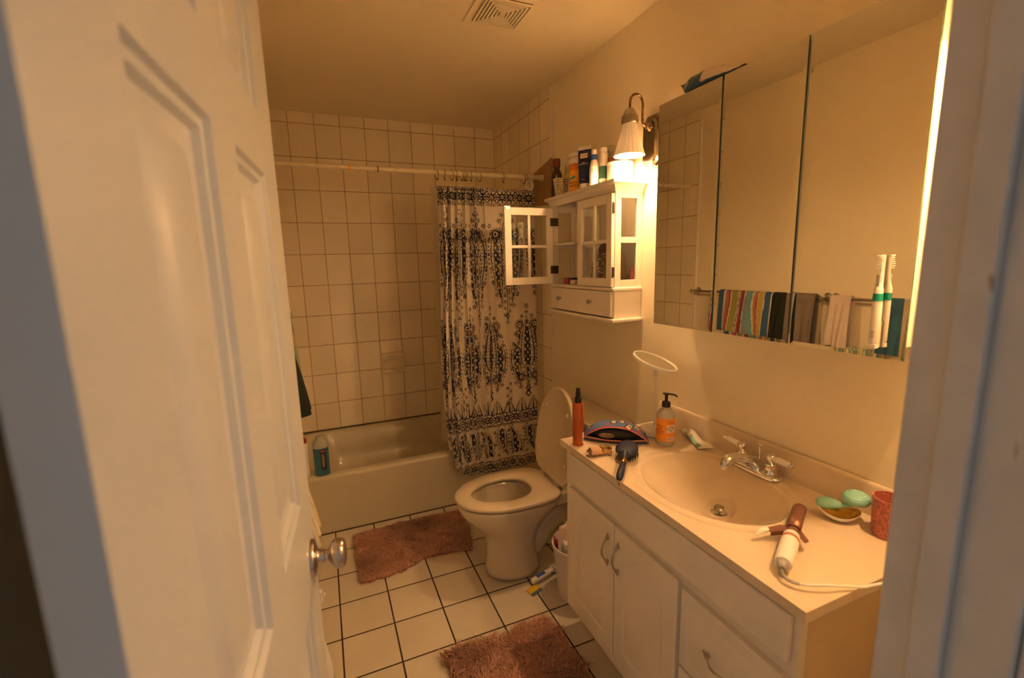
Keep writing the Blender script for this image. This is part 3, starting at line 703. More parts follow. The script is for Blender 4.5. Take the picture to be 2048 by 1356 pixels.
# ---------------------------------------------------------------- counter with moulded oval basin
t = thing('sink_counter', 'cream cultured marble counter with moulded oval basin on the vanity', 'sink', (1.43,.97,.763))
CY0, CY1, CX0, CX1 = .491, 1.447, VX, XR-.002
bc = (1.420,.950); ba, bb = .172, .222
nx, ny = 150, 290
gx = np.linspace(CX0, CX1-.020, nx); gy = np.linspace(CY0, CY1, ny)
GX, GY = np.meshgrid(gx, gy)
re = np.hypot((GX-bc[0])/ba, (GY-bc[1])/bb)
ro_ = np.hypot((GX-bc[0]+.004)/.207, (GY-bc[1])/.265)
zz = CZ - .0028*(1-smooth(.94,1.03,ro_)) 
dep = .118*(1-np.clip(re,0,1)**2.6)
# the deep end leans towards the drain
zz = zz - np.where(re < 1.06, .118*(1-smooth(.0,1.06,re)**1.0)**.62*smooth(0,.10,1.06-re), 0)
dr_ = np.hypot(GX-1.468, GY-.950); fl_ = 1-smooth(.026,.050,dr_); zz = zz*(1-fl_)+(CZ-.108)*fl_
b = MB(); b.grid([[ (GX[j,i],GY[j,i],zz[j,i]) for i in range(nx)] for j in range(ny)])
# closed underside following the bowl
CB = .7635
zb_ = np.minimum(CB, zz-.010); b0 = len(b.v); b.v += [(GX[j,i],GY[j,i],zb_[j,i]) for j in range(ny) for i in range(nx)]
for j in range(ny-1):
    for i in range(nx-1): q = b0+j*nx+i; b.f.append((q,q+nx,q+nx+1,q+1)); b.mi.append(0)
per_ = [i for i in range(nx)]+[j*nx+nx-1 for j in range(1,ny)]+[(ny-1)*nx+i for i in range(nx-2,-1,-1)]+[j*nx for j in range(ny-2,0,-1)]
for q in range(len(per_)):
    p_, r_ = per_[q], per_[(q+1)%len(per_)]; b.f.append((p_,b0+p_,b0+r_,r_)); b.mi.append(0)
ct = obj('countertop', b, 'marble', t, world=True, sharp=50)
b = MB(); P = [(CX1-.020,CZ-.001),(CX1-.0195,CZ+.012),(CX1-.018,CZ+.078),(CX1-.014,CZ+.085),(CX1-.004,CZ+.086),(CX1,CZ+.083),(CX1,CZ-.02),(CX1-.02,CZ-.02)]
b.prism([(x,z) for x,z in P], CY0, CY1, 'y'); obj('backsplash', b, 'marble', t, world=True, bevel=.003)
dz = CZ-.1085
b = MB(); b.lathe([(.025,.0002),(.0245,.0015),(.019,.0022),(.0165,.0008),(.0,.0008)], (1.468,.950,dz+.0008), 'z', 32, cap=False); obj('drain_ring', b, 'chrome', t, world=True)
b = MB(); b.lathe([(.004,0),(.004,.010),(.0155,.011),(.0165,.014),(.014,.017),(.0,.0185)], (1.468,.950,dz+.0022), 'z', 28); obj('drain_stopper', b, 'pewter', t, world=True)

# faucet
t = thing('faucet', 'chrome two-handle faucet with white porcelain levers behind the basin', 'faucet', (1.612,.950,CZ))
b = MB(); rows = []
for k_, z in ((1,.0008),(1,.005),(.93,.010),(.80,.013)):
    rows.append([(1.612+(x)*k_, .950+(y)*k_*(1 if k_ == 1 else .985), CZ+z) for x,y in rrect(-.027,.027,-.088,.088,.0265)])
b.grid(rows, closed_u=True); n = len(b.v); k = len(rows[0]); b.f.append(tuple(range(n-k,n))); b.mi.append(0); obj('base_plate', b, 'chrome', t, world=True, sharp=60)
b = MB(); P = [(1.614,.95,CZ+.012),(1.612,.95,CZ+.022),(1.600,.95,CZ+.036),(1.580,.95,CZ+.046),(1.55,.95,CZ+.054),(1.52,.95,CZ+.061),(1.500,.95,CZ+.062),(1.488,.95,CZ+.056),(1.482,.95,CZ+.044),(1.481,.95,CZ+.038)]
b.tube(P, [.021,.019,.016,.0135,.0130,.0140,.0150,.0155,.0145,.0140], 20); b.lathe([(.0115,0),(.0115,-.005)], (1.481,.95,CZ+.038), 'z', 16); obj('spout', b, 'chrome', t, world=True, sharp=60)
b = MB(); b.lathe([(.006,0),(.003,.006),(.003,.042),(.006,.044),(.0055,.049),(.009,.053),(.008,.056),(0,.057)], (1.628,.95,CZ+.028), 'z', 14); b.lathe([(.014,0),(.011,.010),(.006,.020)], (1.628,.95,CZ+.012), 'z', 16); obj('lift_rod', b, 'chrome', t, world=True)
for s_, dirv in ((-1, Vector((-.10,-.95,.06))), (1, Vector((.05,.93,.06)))):
    y = .95+s_*.052; hp = MB(); hp.lathe([(.020,0),(.0195,.006),(.016,.010),(.0165,.028),(.018,.030),(.017,.034),(.010,.038),(.0085,.043),(.013,.047),(.0145,.053),(.013,.060),(.006,.065),(.0,.066)], (1.612,y,CZ+.011), 'z', 24)
    hd = obj('tap', hp, 'chrome', t, world=True, sharp=60)
    dirv.normalize(); p0 = Vector((1.612,y,CZ+.062)); lv = MB()
    lv.tube([p0+dirv*q for q in (.010,.014,.022,.045,.058,.062)], [.0065,.009,.0098,.0092,.0088,.0065], 16); obj('lever', lv, 'whiteplas', hd, world=True, label='white porcelain lever')
    lv = MB(); lv.tube([p0+dirv*q for q in (.062,.064,.067,.071,.075,.078)], [.005,.0075,.005,.0072,.0065,.001], 14); obj('lever_tip', lv, 'chrome', hd, world=True)
    lv = MB(); lv.lathe([(.0172,.004),(.0172,.020)], (1.612,y,CZ+.016), 'z', 20); 

# ================================================================ mirror cabinet
MX = 1.520
t = thing('mirror_cabinet', 'three-door frameless mirror cabinet on the wall above the sink', 'mirror cabinet', (1.59,.94,1.6))
b = MB(); b.box((MX+.008,.560,1.248),(XR-.001,1.322,1.958)); obj('cabinet_box', b, 'white', t, world=True, bevel=.002)
for i, (y0,y1,zb,rot) in enumerate(((1.066,1.329,1.219,.88),(.811,1.0585,1.2215,0),(.549,.8025,1.2225,0))):
    e = bpy.data.objects.new('mirror_door', None); C.objects.link(e); e.parent = t; e.location = Vector((MX,y0,0))-wpos(t); e.rotation_euler = (0,0,R(rot)); w_ = y1-y0; ztop = (1.971,1.965,1.958)[i] if False else 1.966
    b = MB(); b.box((.0005,0,zb),(.006,w_,ztop)); obj('door_back', b, 'mirroredge', e)
    b = MB(); P0 = [(0.0005,.0,zb),(0.0005,w_,zb),(0.0005,w_,ztop),(0.0005,0,ztop)]; i_ = .009
    P1 = [(.0002,i_,zb+i_),(.0002,w_-i_,zb+i_),(.0002,w_-i_,ztop-i_),(.0002,i_,ztop-i_)]
    b.add(P0+P1, [(4,7,6,5),(0,1,5,4),(1,2,6,5),(2,3,7,6),(3,0,4,7)]); o = obj('mirror_glass', b, 'mirror', e, sharp=.1)
    for p in o.data.polygons: p.use_smooth = False

# electric toothbrush stuck to the mirror
t = thing('electric_toothbrush', 'white and teal electric toothbrush in a holder on the mirror', 'toothbrush', (MX-.004,.600,1.255))
rz = lambda z: z
b = MB(); b.tube([(-.010,0,0),(-.010,0,.004),(-.010,0,.060),(-.0105,0,.088),(-.011,0,.094)], [.0080,.0095,.0095,.0092,.0088], 20); obj('handle', b, 'whiteplas', t)
b = MB(); b.tube([(-.011,0,.094),(-.0112,0,.110)], [.0098,.0088], 20); obj('grip_band', b, mat('teal_rubber',(.0,.26,.19),.4), t, label='teal band')
b = MB(); b.tube([(-.0112,0,.110),(-.0115,0,.118),(-.011,0,.125),(-.008,0,.135),(-.006,0,.165),(-.005,0,.186)], [.0088,.0088,.007,.0055,.0042,.0035], 16); obj('neck', b, 'whiteplas', t)
b = MB(); b.lathe([(.0065,0),(.0065,.0012),(0,.0015)], (-.0115,0,.1185), 'z', 16); b.box((-.018,-.0035,.122),(-.009,.0035,.150)); obj('tongue_pad', b, 'greyplas', t, bevel=.001, label='grey insert below the bristles')
b = MB(); b.box((-.008,-.005,.160),(-.004,.005,.192)); obj('brush_head', b, 'whiteplas', t, bevel=.002)
b = MB()
for i in range(7):
    for j in range(4): b.tube([(-.008,-.004+.0027*j,.163+.0042*i),(-.019-.002*math.sin(i),-.0045+.003*j,.163+.0046*i)], .0009, 5)
o = obj('bristles', b, 'whiteplas', t); o['kind'] = 'stuff'
b = MB(); b.box((-.0035,-.008,-.008),(-.0002,.008,.05)); b.box((-.018,-.008,-.010),(-.0035,.008,-.0002)); obj('wall_holder', b, 'whiteplas', t, bevel=.002)
text('lettering', 'quip', .010, (-.0197,0,.022), (0,0,1), (0,1,0), 'greyplas', t, world=False)
# tissue packet on top of the cabinet
t = thing('tissue_packet', 'blue and white tissue packet lying on top of the mirror cabinet', 'packet', (1.55,1.13,1.967))
P = []; cs = []
for j in range(41):
    v_ = j/40; y = 1.262-.262*v_; hh = .050*smooth(-.02,.22,v_)*(1-smooth(.45,1.0,v_)*.88)+.004; wd = .030*smooth(-.1,.2,v_)+.012
    lift = .040*(1-smooth(0,.16,v_)); row = []
    for i in range(40):
        a = 2*PI*i/40; c_, s_ = math.cos(a), math.sin(a)
        x = 1.5570+wd*math.copysign(abs(c_)**.7,c_); q_ = .5+.5*math.copysign(abs(s_)**.7,s_)
        x += .018*q_*(1 if c_ < 0 else 0)            # front face leans back
        row.append((x+.0015*math.sin(j*1.3+i), y+.004*math.sin(3*a)*(1-v_), 1.9675+lift+hh*q_+.0015*math.sin(j*.9+i*1.7)*q_))
        w_ = (.70,.60,.52); bl = (.035,.10,.17); dk = (.008,.012,.035)
        c3 = bl
        if v_ > .40 and s_ > -.45+.3*(v_-.4): c3 = w_
        if s_ < -.80 or v_ < .06 or v_ > .96: c3 = dk
        if v_ < .22 and (i+j) % 7 == 0: c3 = (.45,.45,.45)
        cs.append(c3)
    P.append(row)
b = MB(); b.grid(P, closed_u=True); b.f += [tuple(range(40)), tuple(range(len(b.v)-1,len(b.v)-41,-1))]; b.mi += [0,0]; b.f = [f[::-1] for f in b.f]
o = obj('packet_body', b, 'attrgloss', t, world=True, sharp=60); colour(o, np.array(cs))
b = MB(); b.lathe([(.0075,0),(.0,.0006)], (0,0,0), 'x', 20, cap=False); o = obj('logo_dot', b, 'label_red', t); o.location = Vector((1.5275,1.108,1.984))-Vector(t.location); o.rotation_euler = (0,R(12),0)
b = MB(); b.tube([(1.5275,1.142,1.995),(1.5268,1.140,1.979),(1.5270,1.118,1.983),(1.528,1.095,1.982),(1.529,1.068,1.984)], .0007, 5); obj('print_line', b, 'navy', t, world=True)
# ================================================================ sconces
def sconce(loc, label, first):
    t = thing('wall_sconce', label, 'wall lamp', loc, group=None)
    b = MB(); oct_ = lambda w_, h_, c_: [(-w_,-h_+c_),(-w_+c_,-h_),(w_-c_,-h_),(w_,-h_+c_),(w_,h_-c_),(w_-c_,h_),(-w_+c_,h_),(-w_,h_-c_)]
    rows = []
    for w_, h_, c_, x in ((.056,.100,.026,0),(.056,.100,.026,-.006),(.050,.094,.023,-.012),(.036,.080,.016,-.014),(.032,.076,.014,-.022)): rows.append([(x,a,z-.028) for a,z in oct_(w_,h_,c_)])
    b.grid(rows, closed_u=True); n_ = len(b.v); b.f.append(tuple(range(n_-8,n_))); b.mi.append(0)
    o = obj('wall_plate', b, 'mirrorbrass', t, sharp=20)
    b = MB(); b.lathe([(.022,0),(.021,-.006),(.012,-.014),(.007,-.018)], (-.020,0,.03), 'x', 20)
    P = [(-.03,0,.030),(-.042,0,.027),(-.052,0,.032),(-.056,0,.045),(-.056,0,.09)]+[(-.086+.030*math.cos(a), 0, .105+.034*math.sin(a)) for a in [R(q) for q in range(0,181,18)]]+[(-.116,0,.094),(-.116,0,.078)]
    b.tube(P, .0048, 12); obj('arm', b, 'oldbrass', t)
    b = MB(); b.lathe([(.0,.094),(.006,.094),(.012,.090),(.019,.083),(.0245,.072),(.0255,.064),(.031,.061),(.032,.058),(.032,.036),(.030,.034),(.026,.034),(.026,.030)], (-.116,0,-.006), 'z', 28); obj('shade_holder', b, 'pewter', t)
    b = MB(); pl = lambda a, h: 1+.050*abs(math.cos(10*a))*min(1,(.04-h)/.06)-.015 if h < .03 else 1
    def rim(a, h): return pl(a, h)
    b.lathe([(.026,.028),(.029,.015),(.036,-.015),(.0445,-.045),(.0525,-.072),(.0570,-.085),(.0590,-.0895),(.0570,-.0895),(.0545,-.085),(.0500,-.071),(.0420,-.045),(.0335,-.015),(.0265,.015),(.024,.027)], (-.116,0,.0), 'z', 108, cap=False, mod=rim)
    obj('lamp_shade', b, 'shade', t, sharp=180)
    b = MB(); b.lathe([(.0,-.062),(.012,-.060),(.021,-.052),(.026,-.038),(.025,-.024),(.017,-.006),(.013,.010),(.0125,.025)], (-.116,0,.006), 'z', 24); obj('bulb', b, 'bulb', t)
    ld = bpy.data.lights.new('lamp_light','POINT'); ld.energy = LAMP_W if first else LAMP_R; ld.color = LAMP_COL; ld.shadow_soft_size = .018
    lo = bpy.data.objects.new('lamp_light', ld); C.objects.link(lo); lo.parent = t; lo.location = (-.116,0,-.078)
    return t
MT['mirrorbrass'] = mat('aged_bright_brass', (.42,.37,.28), .18, 1, var=.25, vscale=18)
sconce((XR-.0005,1.540,1.940), 'brass wall lamp with pleated glass shade left of the mirror', True)
sconce((XR-.0005,.400,1.940), 'brass wall lamp right of the mirror, hidden behind the door jamb', False)

# ================================================================ wall cabinet over the toilet
CXF, CYA, CYB, CZ0, CZ1 = 1.532, 1.596, 2.150, 1.190, 1.770
t = thing('wall_cabinet', 'white wall cabinet over the toilet, left glazed door hanging open', 'wall cabinet', (1.6,1.87,1.19))
XW = XR-.001
# shelf level: openings z 1.345-1.715 ; drawer 1.215-1.325
def framewin(b, y, z0, z1, x0, x1, th, mid, st=.030):
    """glazed end panel in plane y..y+th"""
    b.box((x0,y,z0),(x0+st,y+th,z1)); b.box((x1-st,y,z0),(x1,y+th,z1)); b.box((x0+st,y,z0),(x1-st,y+th,z0+.030)); b.box((x0+st,y,z1-.028),(x1-st,y+th,z1)); b.box((x0+st,y,mid-.012),(x1-st,y+th,mid+.012))
for y in (CYA, CYB-.014):
    b = MB(); framewin(b, y, 1.338, 1.730, CXF, XW, .014, 1.533); b.box((CXF,y,1.205),(XW,y+.014,1.339)); sp_ = obj('side_panel', b, 'white', t, world=True, bevel=.0015)
    for z0,z1 in ((1.368,1.521),(1.545,1.702)): b = MB(); b.box((CXF+.030,y+.005,z0),(XW-.030,y+.008,z1)); obj('side_glass', b, 'pane', sp_, world=True)
b = MB(); b.box((XW-.005,CYA+.014,1.205),(XW,CYB-.014,1.73)); 
for i in range(18): b.box((XW-.0065,CYA+.018+i*.029,1.34),(XW-.005,CYA+.018+i*.029+.026,1.73))
obj('back_panel', b, 'white', t, world=True)
b = MB(); b.box((CXF-.004,CYA+.014,1.532),(XW-.007,CYB-.014,1.542)); obj('shelf', b, 'white', t, world=True, bevel=.001)
b = MB(); b.box((CXF-.014,CYA-.010,1.322),(XW,CYB+.010,1.338)); obj('middle_moulding', b, 'white', t, world=True, bevel=.006, seg=3)
b = MB(); b.box((CXF-.020,CYA-.018,1.190),(XW,CYB+.018,1.206)); obj('bottom_moulding', b, 'white', t, world=True, bevel=.006, seg=3)
rows = []
for o_, z in ((0,1.728),(.004,1.728),(.004,1.736),(.010,1.742),(.014,1.750),(.024,1.757),(.028,1.758),(.028,1.770),(.0,1.770)):
    rows.append([(CXF-o_,CYA-o_,z),(XW,CYA-o_,z),(XW,CYB+o_,z),(CXF-o_,CYB+o_,z)])
b = MB(); b.grid(rows, closed_u=True); n = len(b.v); b.f += [(n-4,n-3,n-2,n-1),(3,2,1,0)] if False else [(n-4,n-3,n-2,n-1)]; b.mi += [0]
obj('cornice', b, 'white', t, world=True, sharp=25)
b = MB(); b.box((CXF-.012,CYA+.012,1.212),(CXF+.004,CYB-.012,1.320)); d = obj('drawer', b, 'white', t, world=True, bevel=.002)
for y in (CYA+.155, CYB-.115):
    b = MB(); b.lathe([(.004,0),(.004,-.010),(.0085,-.012),(.0105,-.017),(.0095,-.022),(0,-.024)], (CXF-.012,y,1.270), 'x', 18); obj('knob', b, 'crystal', d, world=True)
def glazed_door(hinge, rot, label, sgn, W_=.272, HH=.378):
    """local: x across from hinge (0..W_), y thickness, z up"""
    e = bpy.data.objects.new('door', None); C.objects.link(e); e.parent = t; e.location = Vector(hinge)-wpos(t); e.rotation_euler = (0,0,rot)
    if label: e['label'] = label
    th = .016; st = .036; b = MB()
    b.box((0,0,0),(st,th,HH)); b.box((W_-st,0,0),(W_,th,HH)); b.box((st,0,0),(W_-st,th,st)); b.box((st,0,HH-st),(W_-st,th,HH)); b.box((W_/2-.007,.003,st),(W_/2+.007,th-.003,HH-st)); b.box((st,.003,HH/2-.007),(W_/2-.007,th-.003,HH/2+.007)); b.box((W_/2+.007,.003,HH/2-.007),(W_-st,th-.003,HH/2+.007))
    obj('door_frame', b, 'white', e, bevel=.0015)
    b = MB()
    for x0,x1 in ((st,W_/2-.007),(W_/2+.007,W_-st)):
        for z0,z1 in ((st,HH/2-.007),(HH/2+.007,HH-st)): b.box((x0,.0065,z0),(x1,.0085,z1))
    obj('glass_panes', b, 'pane', e)
    b = MB(); b.lathe([(.004,0),(.004,.010*sgn),(.0085,.012*sgn),(.0105,.017*sgn),(.0095,.022*sgn),(0,.024*sgn)], (W_-.012, 0 if sgn < 0 else th, HH/2), 'y', 18); obj('knob', b, 'crystal', e)
    return e
# near door, closed: hinge at CYA, running to +y; its face looks to -x
e = glazed_door((CXF-.001, CYA+.002, 1.341), R(90), 'closed glazed door', 1, .270)
for z in (.06,.32):
    b = MB(); b.tube([(-.003,.010,z-.022),(-.003,.010,z+.022)], .003, 10); b.box((-.0030,.001,z-.02),(-.0010,.010,z+.02)); obj('hinge', b, 'dark', e)
# far door, swung open towards the room: hinge at CYB
e = glazed_door((CXF-.010, CYB-.014, 1.341), R(182), 'glazed door swung open', -1, .270)
for z in (.07,.31):
    b = MB(); b.box((.000,.0165,z-.020),(.016,.0182,z+.020)); b.box((-.030,.0165,z-.020),(-.001,.0182,z+.020)); b.tube([(-.001,.0182,z-.02),(-.001,.0182,z+.02)], .0028, 8); obj('hinge', b, 'dark', e)
b = MB(); b.box((.238,.004,.379),(.268,.014,.384)); b.box((.24,.017,.365),(.262,.0195,.379)); obj('magnet_catch', b, 'chrome', e)

# things inside the wall cabinet
t = thing('toiletry_bag', 'brown patterned toiletry bag on the cabinet bottom behind the closed door', 'bag', (1.60,1.745,1.339))
P = []
for j in range(17):
    z = j/16; hh = .175*z; wy = .104*(1-.10*z-.5*max(0,z-.7)**1.5); wx = .048*(1-.8*z**2.2)+.004
    P.append([(1.602+wx*math.copysign(abs(math.cos(a))**.6, math.cos(a)), 1.742+wy*math.copysign(abs(math.sin(a))**.6, math.sin(a))+.004*math.sin(5*a+j), 1.3395+hh+.012*z*math.sin(2*a+.6)) for a in [2*PI*i/96 for i in range(96)]])
P2 = []
for j in range(len(P)-1):
    for q in range(5): P2.append([tuple(P[j][i][c_]*(1-q/5)+P[j+1][i][c_]*q/5 for c_ in range(3)) for i in range(96)])
P2.append(P[-1])
b = MB(); b.grid(P2, closed_u=True); k = 96; b.f += [tuple(range(k-1,-1,-1)), tuple(range(len(b.v)-k,len(b.v)))]; b.mi += [0,0]
o = obj('bag_body', b, 'attr', t, world=True, sharp=180)
vv = np.array([p for r_ in P2 for p in r_]); cc = np.tile(np.array([.10,.025,.014]), (len(vv),1))
for cy_, cz_, r_ in ((1.815,1.430,.034),(1.725,1.440,.042),(1.79,1.370,.022),(1.68,1.37,.03),(1.82,1.485,.02)):
    dd = np.hypot(vv[:,1]-cy_, vv[:,2]-cz_)
    cc[np.abs(dd-r_) < .0028] = (.62,.42,.34); cc[np.abs(dd-r_*.62) < .0022] = (.50,.32,.26); cc[dd < r_*.22] = (.55,.40,.32); cc[(dd < r_) & (dd > r_*.68) & (cz_ < 1.43)] = (.33,.17,.13)
colour(o, cc)
t = thing('small_box', 'small red and blue box lying on the open side of the cabinet', 'box', (1.572,2.060,1.339))
b = MB(); b.box((-.020,-.030,.0004),(.020,.008,.030)); obj('box_body', b, 'label_red', t, bevel=.004); b = MB(); b.box((-.0205,-.062,.0004),(.020,-.0305,.031)); obj('box_sleeve', b, 'navy', t, bevel=.002, label='dark blue end')
t.rotation_euler = (0,0,R(8))
o = obj('cosmetic_pot', MB().lathe([(.0,0),(.017,0),(.019,.004),(.019,.016),(.017,.020),(.012,.022),(0,.023)], (0,0,0), 'z', 24), 'tissue'); o.location = (1.560,1.975,1.3392); tag(o, 'small beige cosmetic pot beside the red box in the cabinet', 'pot')
o = obj('red_tube', MB().lathe([(.010,0),(.013,.006),(.012,.05),(.005,.085),(0,.09)], (0,0,0), 'z', 20), 'redplas'); o.location = (1.637,1.62,1.3392); tag(o, 'red pointed tube behind the cabinet side window', 'tube')

# ---------------------------------------------------------------- things on top of the wall cabinet
TOP = 1.7705
t = thing('cardboard_flap', 'brown cardboard piece pinched between the shower rod end and the wall', 'cardboard', (1.655,2.50,1.90))
b = MB(); b.prism([(2.375,1.775),(2.640,1.795),(2.612,1.985),(2.375,2.028)], XR-.0160, XR-.0125, 'x'); obj('flap', b, 'cardboard', t, world=True)
b = MB(); b.prism([(2.377,1.80),(2.392,1.80),(2.392,2.02),(2.377,2.025)], XR-.0245, XR-.0162, 'x'); obj('folded_edge', b, 'cardboard', t, world=True)
t = thing('brown_bottle', 'dark brown bottle with red cap leaning at the far cabinet end', 'bottle', (1.560,2.143,TOP+.001))
t.scale = (1.18,1.18,1.14)
b = MB(); b.lathe([(.024,0),(.026,.004),(.026,.085),(.022,.105),(.013,.125),(.013,.135)], (0,0,0), 'z', 24); obj('bottle_body', b, 'brownglass', t)
b = MB(); b.lathe([(.016,.1355),(.016,.165),(.014,.170),(0,.171)], (0,0,0), 'z', 20); obj('cap', b, mat('brown_red_cap',(.20,.045,.02),.4), t)
b = MB(); b.box((-.0170,-.004,.142),(-.0160,.004,.160)); obj('cap_mark', b, 'label_red', t)
t = thing('beaded_cup', 'cup covered in rows of pearly beads on the cabinet top', 'cup', (1.546,2.072,TOP+.0005))
b = MB(); b.lathe([(.022,0),(.024,.002),(.034,.085),(.032,.085),(.022,.004),(.0,.004)], (0,0,0), 'z', 28, cap=False); obj('cup_body', b, 'gold', t)
b = MB()
for j in range(8):
    r_ = .0265+.0098*(j/7)
    for i in range(20): a = 2*PI*(i+.5*(j%2))/20; b.sphere((r_*math.cos(a), r_*math.sin(a), .008+.0105*j), .0044, 8, 6)
o = obj('beads', b, mat('pearl',(.72,.66,.52),.2), t); o['kind'] = 'stuff'
o = obj('make_up_brush', MB().lathe([(.003,0),(.004,.07),(.004,.09),(.010,.10),(.012,.12),(.006,.135),(0,.138)], (0,0,0), 'z', 14), mat('pale_brush',(.72,.62,.36),.7)); o.location = (1.552,2.070,TOP+.012); o.rotation_euler = (R(4),R(3),0); tag(o, 'pale fluffy make-up brush standing in the beaded cup', 'brush')
o = obj('sample_tube', MB().lathe([(.006,0),(.007,.05),(.007,.075),(.004,.085),(.004,.095),(0,.096)], (0,0,0), 'z', 14), 'greyplas'); o.location = (1.537,2.083,TOP+.012); o.rotation_euler = (R(-6),R(-4),0); tag(o, 'grey slim tube standing in the beaded cup', 'tube')
# orange cream jar
t = thing('cream_jar', 'tall orange cream jar with white lid on the cabinet top', 'jar', (1.567,1.945,TOP+.0005)); t.scale = (1.05,1.05,1.18)
b = MB(); b.lathe([(.036,0),(.038,.003),(.041,.095),(.041,.105),(.036,.112)], (0,0,0), 'z', 40); obj('jar_body', b, 'orangejar', t)
b = MB(); b.lathe([(.0415,.108),(.044,.110),(.045,.118),(.045,.142),(.043,.147),(0,.148)], (0,0,0), 'z', 40); obj('lid', b, 'cream', t)
face = Vector((-.82,-.57,0)); xr_ = Vector((.57,-.82,0)) ; xr_ = Vector((0,0,1)).cross(face)
b = MB(); P = []
for j in range(2):
    P.append([(.0416*math.cos(a), .0416*math.sin(a), (.008,.082)[j]) for a in [math.atan2(face.y,face.x)+q for q in np.linspace(-.9,.9,18)]])
b.grid(P); obj('label_panel', b, 'yellowlab', t, label='yellow label')
xr_ = Vector((0,0,1)).cross(face)
text('lettering', 'BRAZILIAN\nBUM BUM', .0125, Vector((0,0,.030))+face*.0418, xr_, (0,0,1), 'ink', t, world=False, bend=.0418)
text('lid_lettering', 'IAN BUM BU', .0150, Vector((0,0,.131))+face*.0451, xr_, (0,0,1), 'greyplas', t, world=False, bend=.0451)
b = MB(); P = []
for j in range(2): P.append([(.0421*math.cos(a), .0421*math.sin(a), .052+.009*j+.010*q) for a, q in [(math.atan2(face.y,face.x)+q, q) for q in np.linspace(-.8,.1,10)]])
b.grid(P); obj('teal_stripe', b, 'teal', t)
# navy tube standing on its cap
t = thing('cleanser_tube', 'navy blue squeeze tube standing on its white cap', 'tube', (1.545,1.852,TOP+.0005))
t.scale = (1.12,1.1,1.16)
t.rotation_euler = (0,0,R(-58))       # local -y faces the camera
b = MB(); rows = []
for z, w_, d_ in ((.0,.020,.016),(.022,.021,.017)): rows.append([(w_*math.cos(a), d_*math.sin(a), z) for a in [2*PI*i/32 for i in range(32)]])
b.grid(rows, closed_u=True); b.f += [tuple(range(31,-1,-1)), tuple(range(32,64))]; b.mi += [0,0]; obj('cap', b, 'whiteplas', t)
b = MB(); rows = []
for z, w_, d_ in ((.0225,.022,.018),(.05,.025,.017),(.10,.0275,.011),(.140,.029,.004),(.1485,.029,.0015)): rows.append([(w_*math.copysign(abs(math.cos(a))**.9,math.cos(a)), d_*math.sin(a), z) for a in [2*PI*i/32 for i in range(32)]])
b.grid(rows, closed_u=True); obj('tube_body', b, 'navy', t, sharp=180)
b = MB(); b.box((-.029,-.0014,.1486),(.029,.0014,.162)); obj('crimp', b, 'whiteplas', t)
b = MB(); b.add([(-.015,-.0110,.116),(.018,-.0110,.116),(.018,-.0078,.134),(-.015,-.0078,.134)], [(0,1,2,3)]); obj('label_panel', b, 'papery', t, label='white label')
text('lettering', 'PanOxyl', .0105, (.0015,-.0112,.125), (1,0,0), (0,.2,1), 'orangelab', t, world=False, ext=.0003)
text('small_print', 'ACNE\nFOAMING WASH', .0052, (.0015,-.0150,.096), (1,0,0), (0,.1,1), 'papery', t, world=False, ext=.0003)
text('small_print', '5.5 OZ', .0045, (.0015,-.0186,.036), (1,0,0), (0,.02,1), 'papery', t, world=False, ext=.0003)
# lotion bottles
t = thing('lotion_bottle', 'slim white bottle with a blue band below its tip', 'bottle', (1.545,1.775,TOP+.0005))
b = MB(); b.lathe([(.016,0),(.019,.004),(.021,.05),(.020,.080),(.015,.105),(.0125,.112)], (0,0,0), 'z', 28); obj('bottle_body', b, 'whiteplas', t)
b = MB(); b.lathe([(.0135,.112),(.0135,.134)], (0,0,0), 'z', 24); obj('collar', b, 'blue', t, label='blue band')
b = MB(); b.lathe([(.0125,.134),(.012,.150),(.009,.155),(0,.156)], (0,0,0), 'z', 24); obj('cap', b, 'whiteplas', t)
text('lettering', 'Curel', .011, (-.0212*.8,-.0212*.6,.060), (0,0,1), (-.6,.8,0), 'greyplas', t, world=False)
t = thing('lotion_bottle', 'white bottle with green label next to the round canister', 'bottle', (1.575,1.748,TOP+.0005))
b = MB(); b.lathe([(.016,0),(.0175,.004),(.0175,.135),(.014,.140)], (0,0,0), 'z', 28); obj('bottle_body', b, 'whiteplas', t)
b = MB(); b.lathe([(.0155,.1405),(.0155,.158),(0,.160)], (0,0,0), 'z', 24); obj('cap', b, 'whiteplas', t)
b = MB(); b.lathe([(.0178,.030),(.0178,.082)], (0,0,0), 'z', 28, cap=False); obj('label_band', b, 'green', t, label='green band')
t = thing('mist_bottle', 'slim pink body mist bottle with a clear cap', 'bottle', (1.637,1.785,TOP+.0005))
b = MB(); b.lathe([(.018,0),(.020,.004),(.020,.120),(.012,.130)], (0,0,0), 'z', 28); obj('bottle_body', b, 'pinkliq', t)
b = MB(); b.lathe([(.006,.130),(.006,.150),(.010,.152),(.010,.160),(0,.162)], (0,0,0), 'z', 16); obj('spray_head', b, 'greyplas', t)
b = MB(); b.lathe([(.019,.131),(.0195,.178),(.018,.180),(0,.1805)], (0,0,0), 'z', 28, cap=False); obj('cap', b, 'pane', t, label='clear cap')
t = thing('round_canister', 'peach round canister directly under the wall lamp', 'canister', (1.604,1.668,TOP+.0005))
t.scale = (1.2,1.2,1.05)
b = MB(); b.lathe([(.044,0),(.045,.002),(.045,.066)], (0,0,0), 'z', 40); obj('canister_body', b, 'peach', t)
b = MB(); b.lathe([(.0455,.0662),(.0455,.078),(.043,.080),(0,.080)], (0,0,0), 'z', 40); obj('lid', b, 'cream', t)

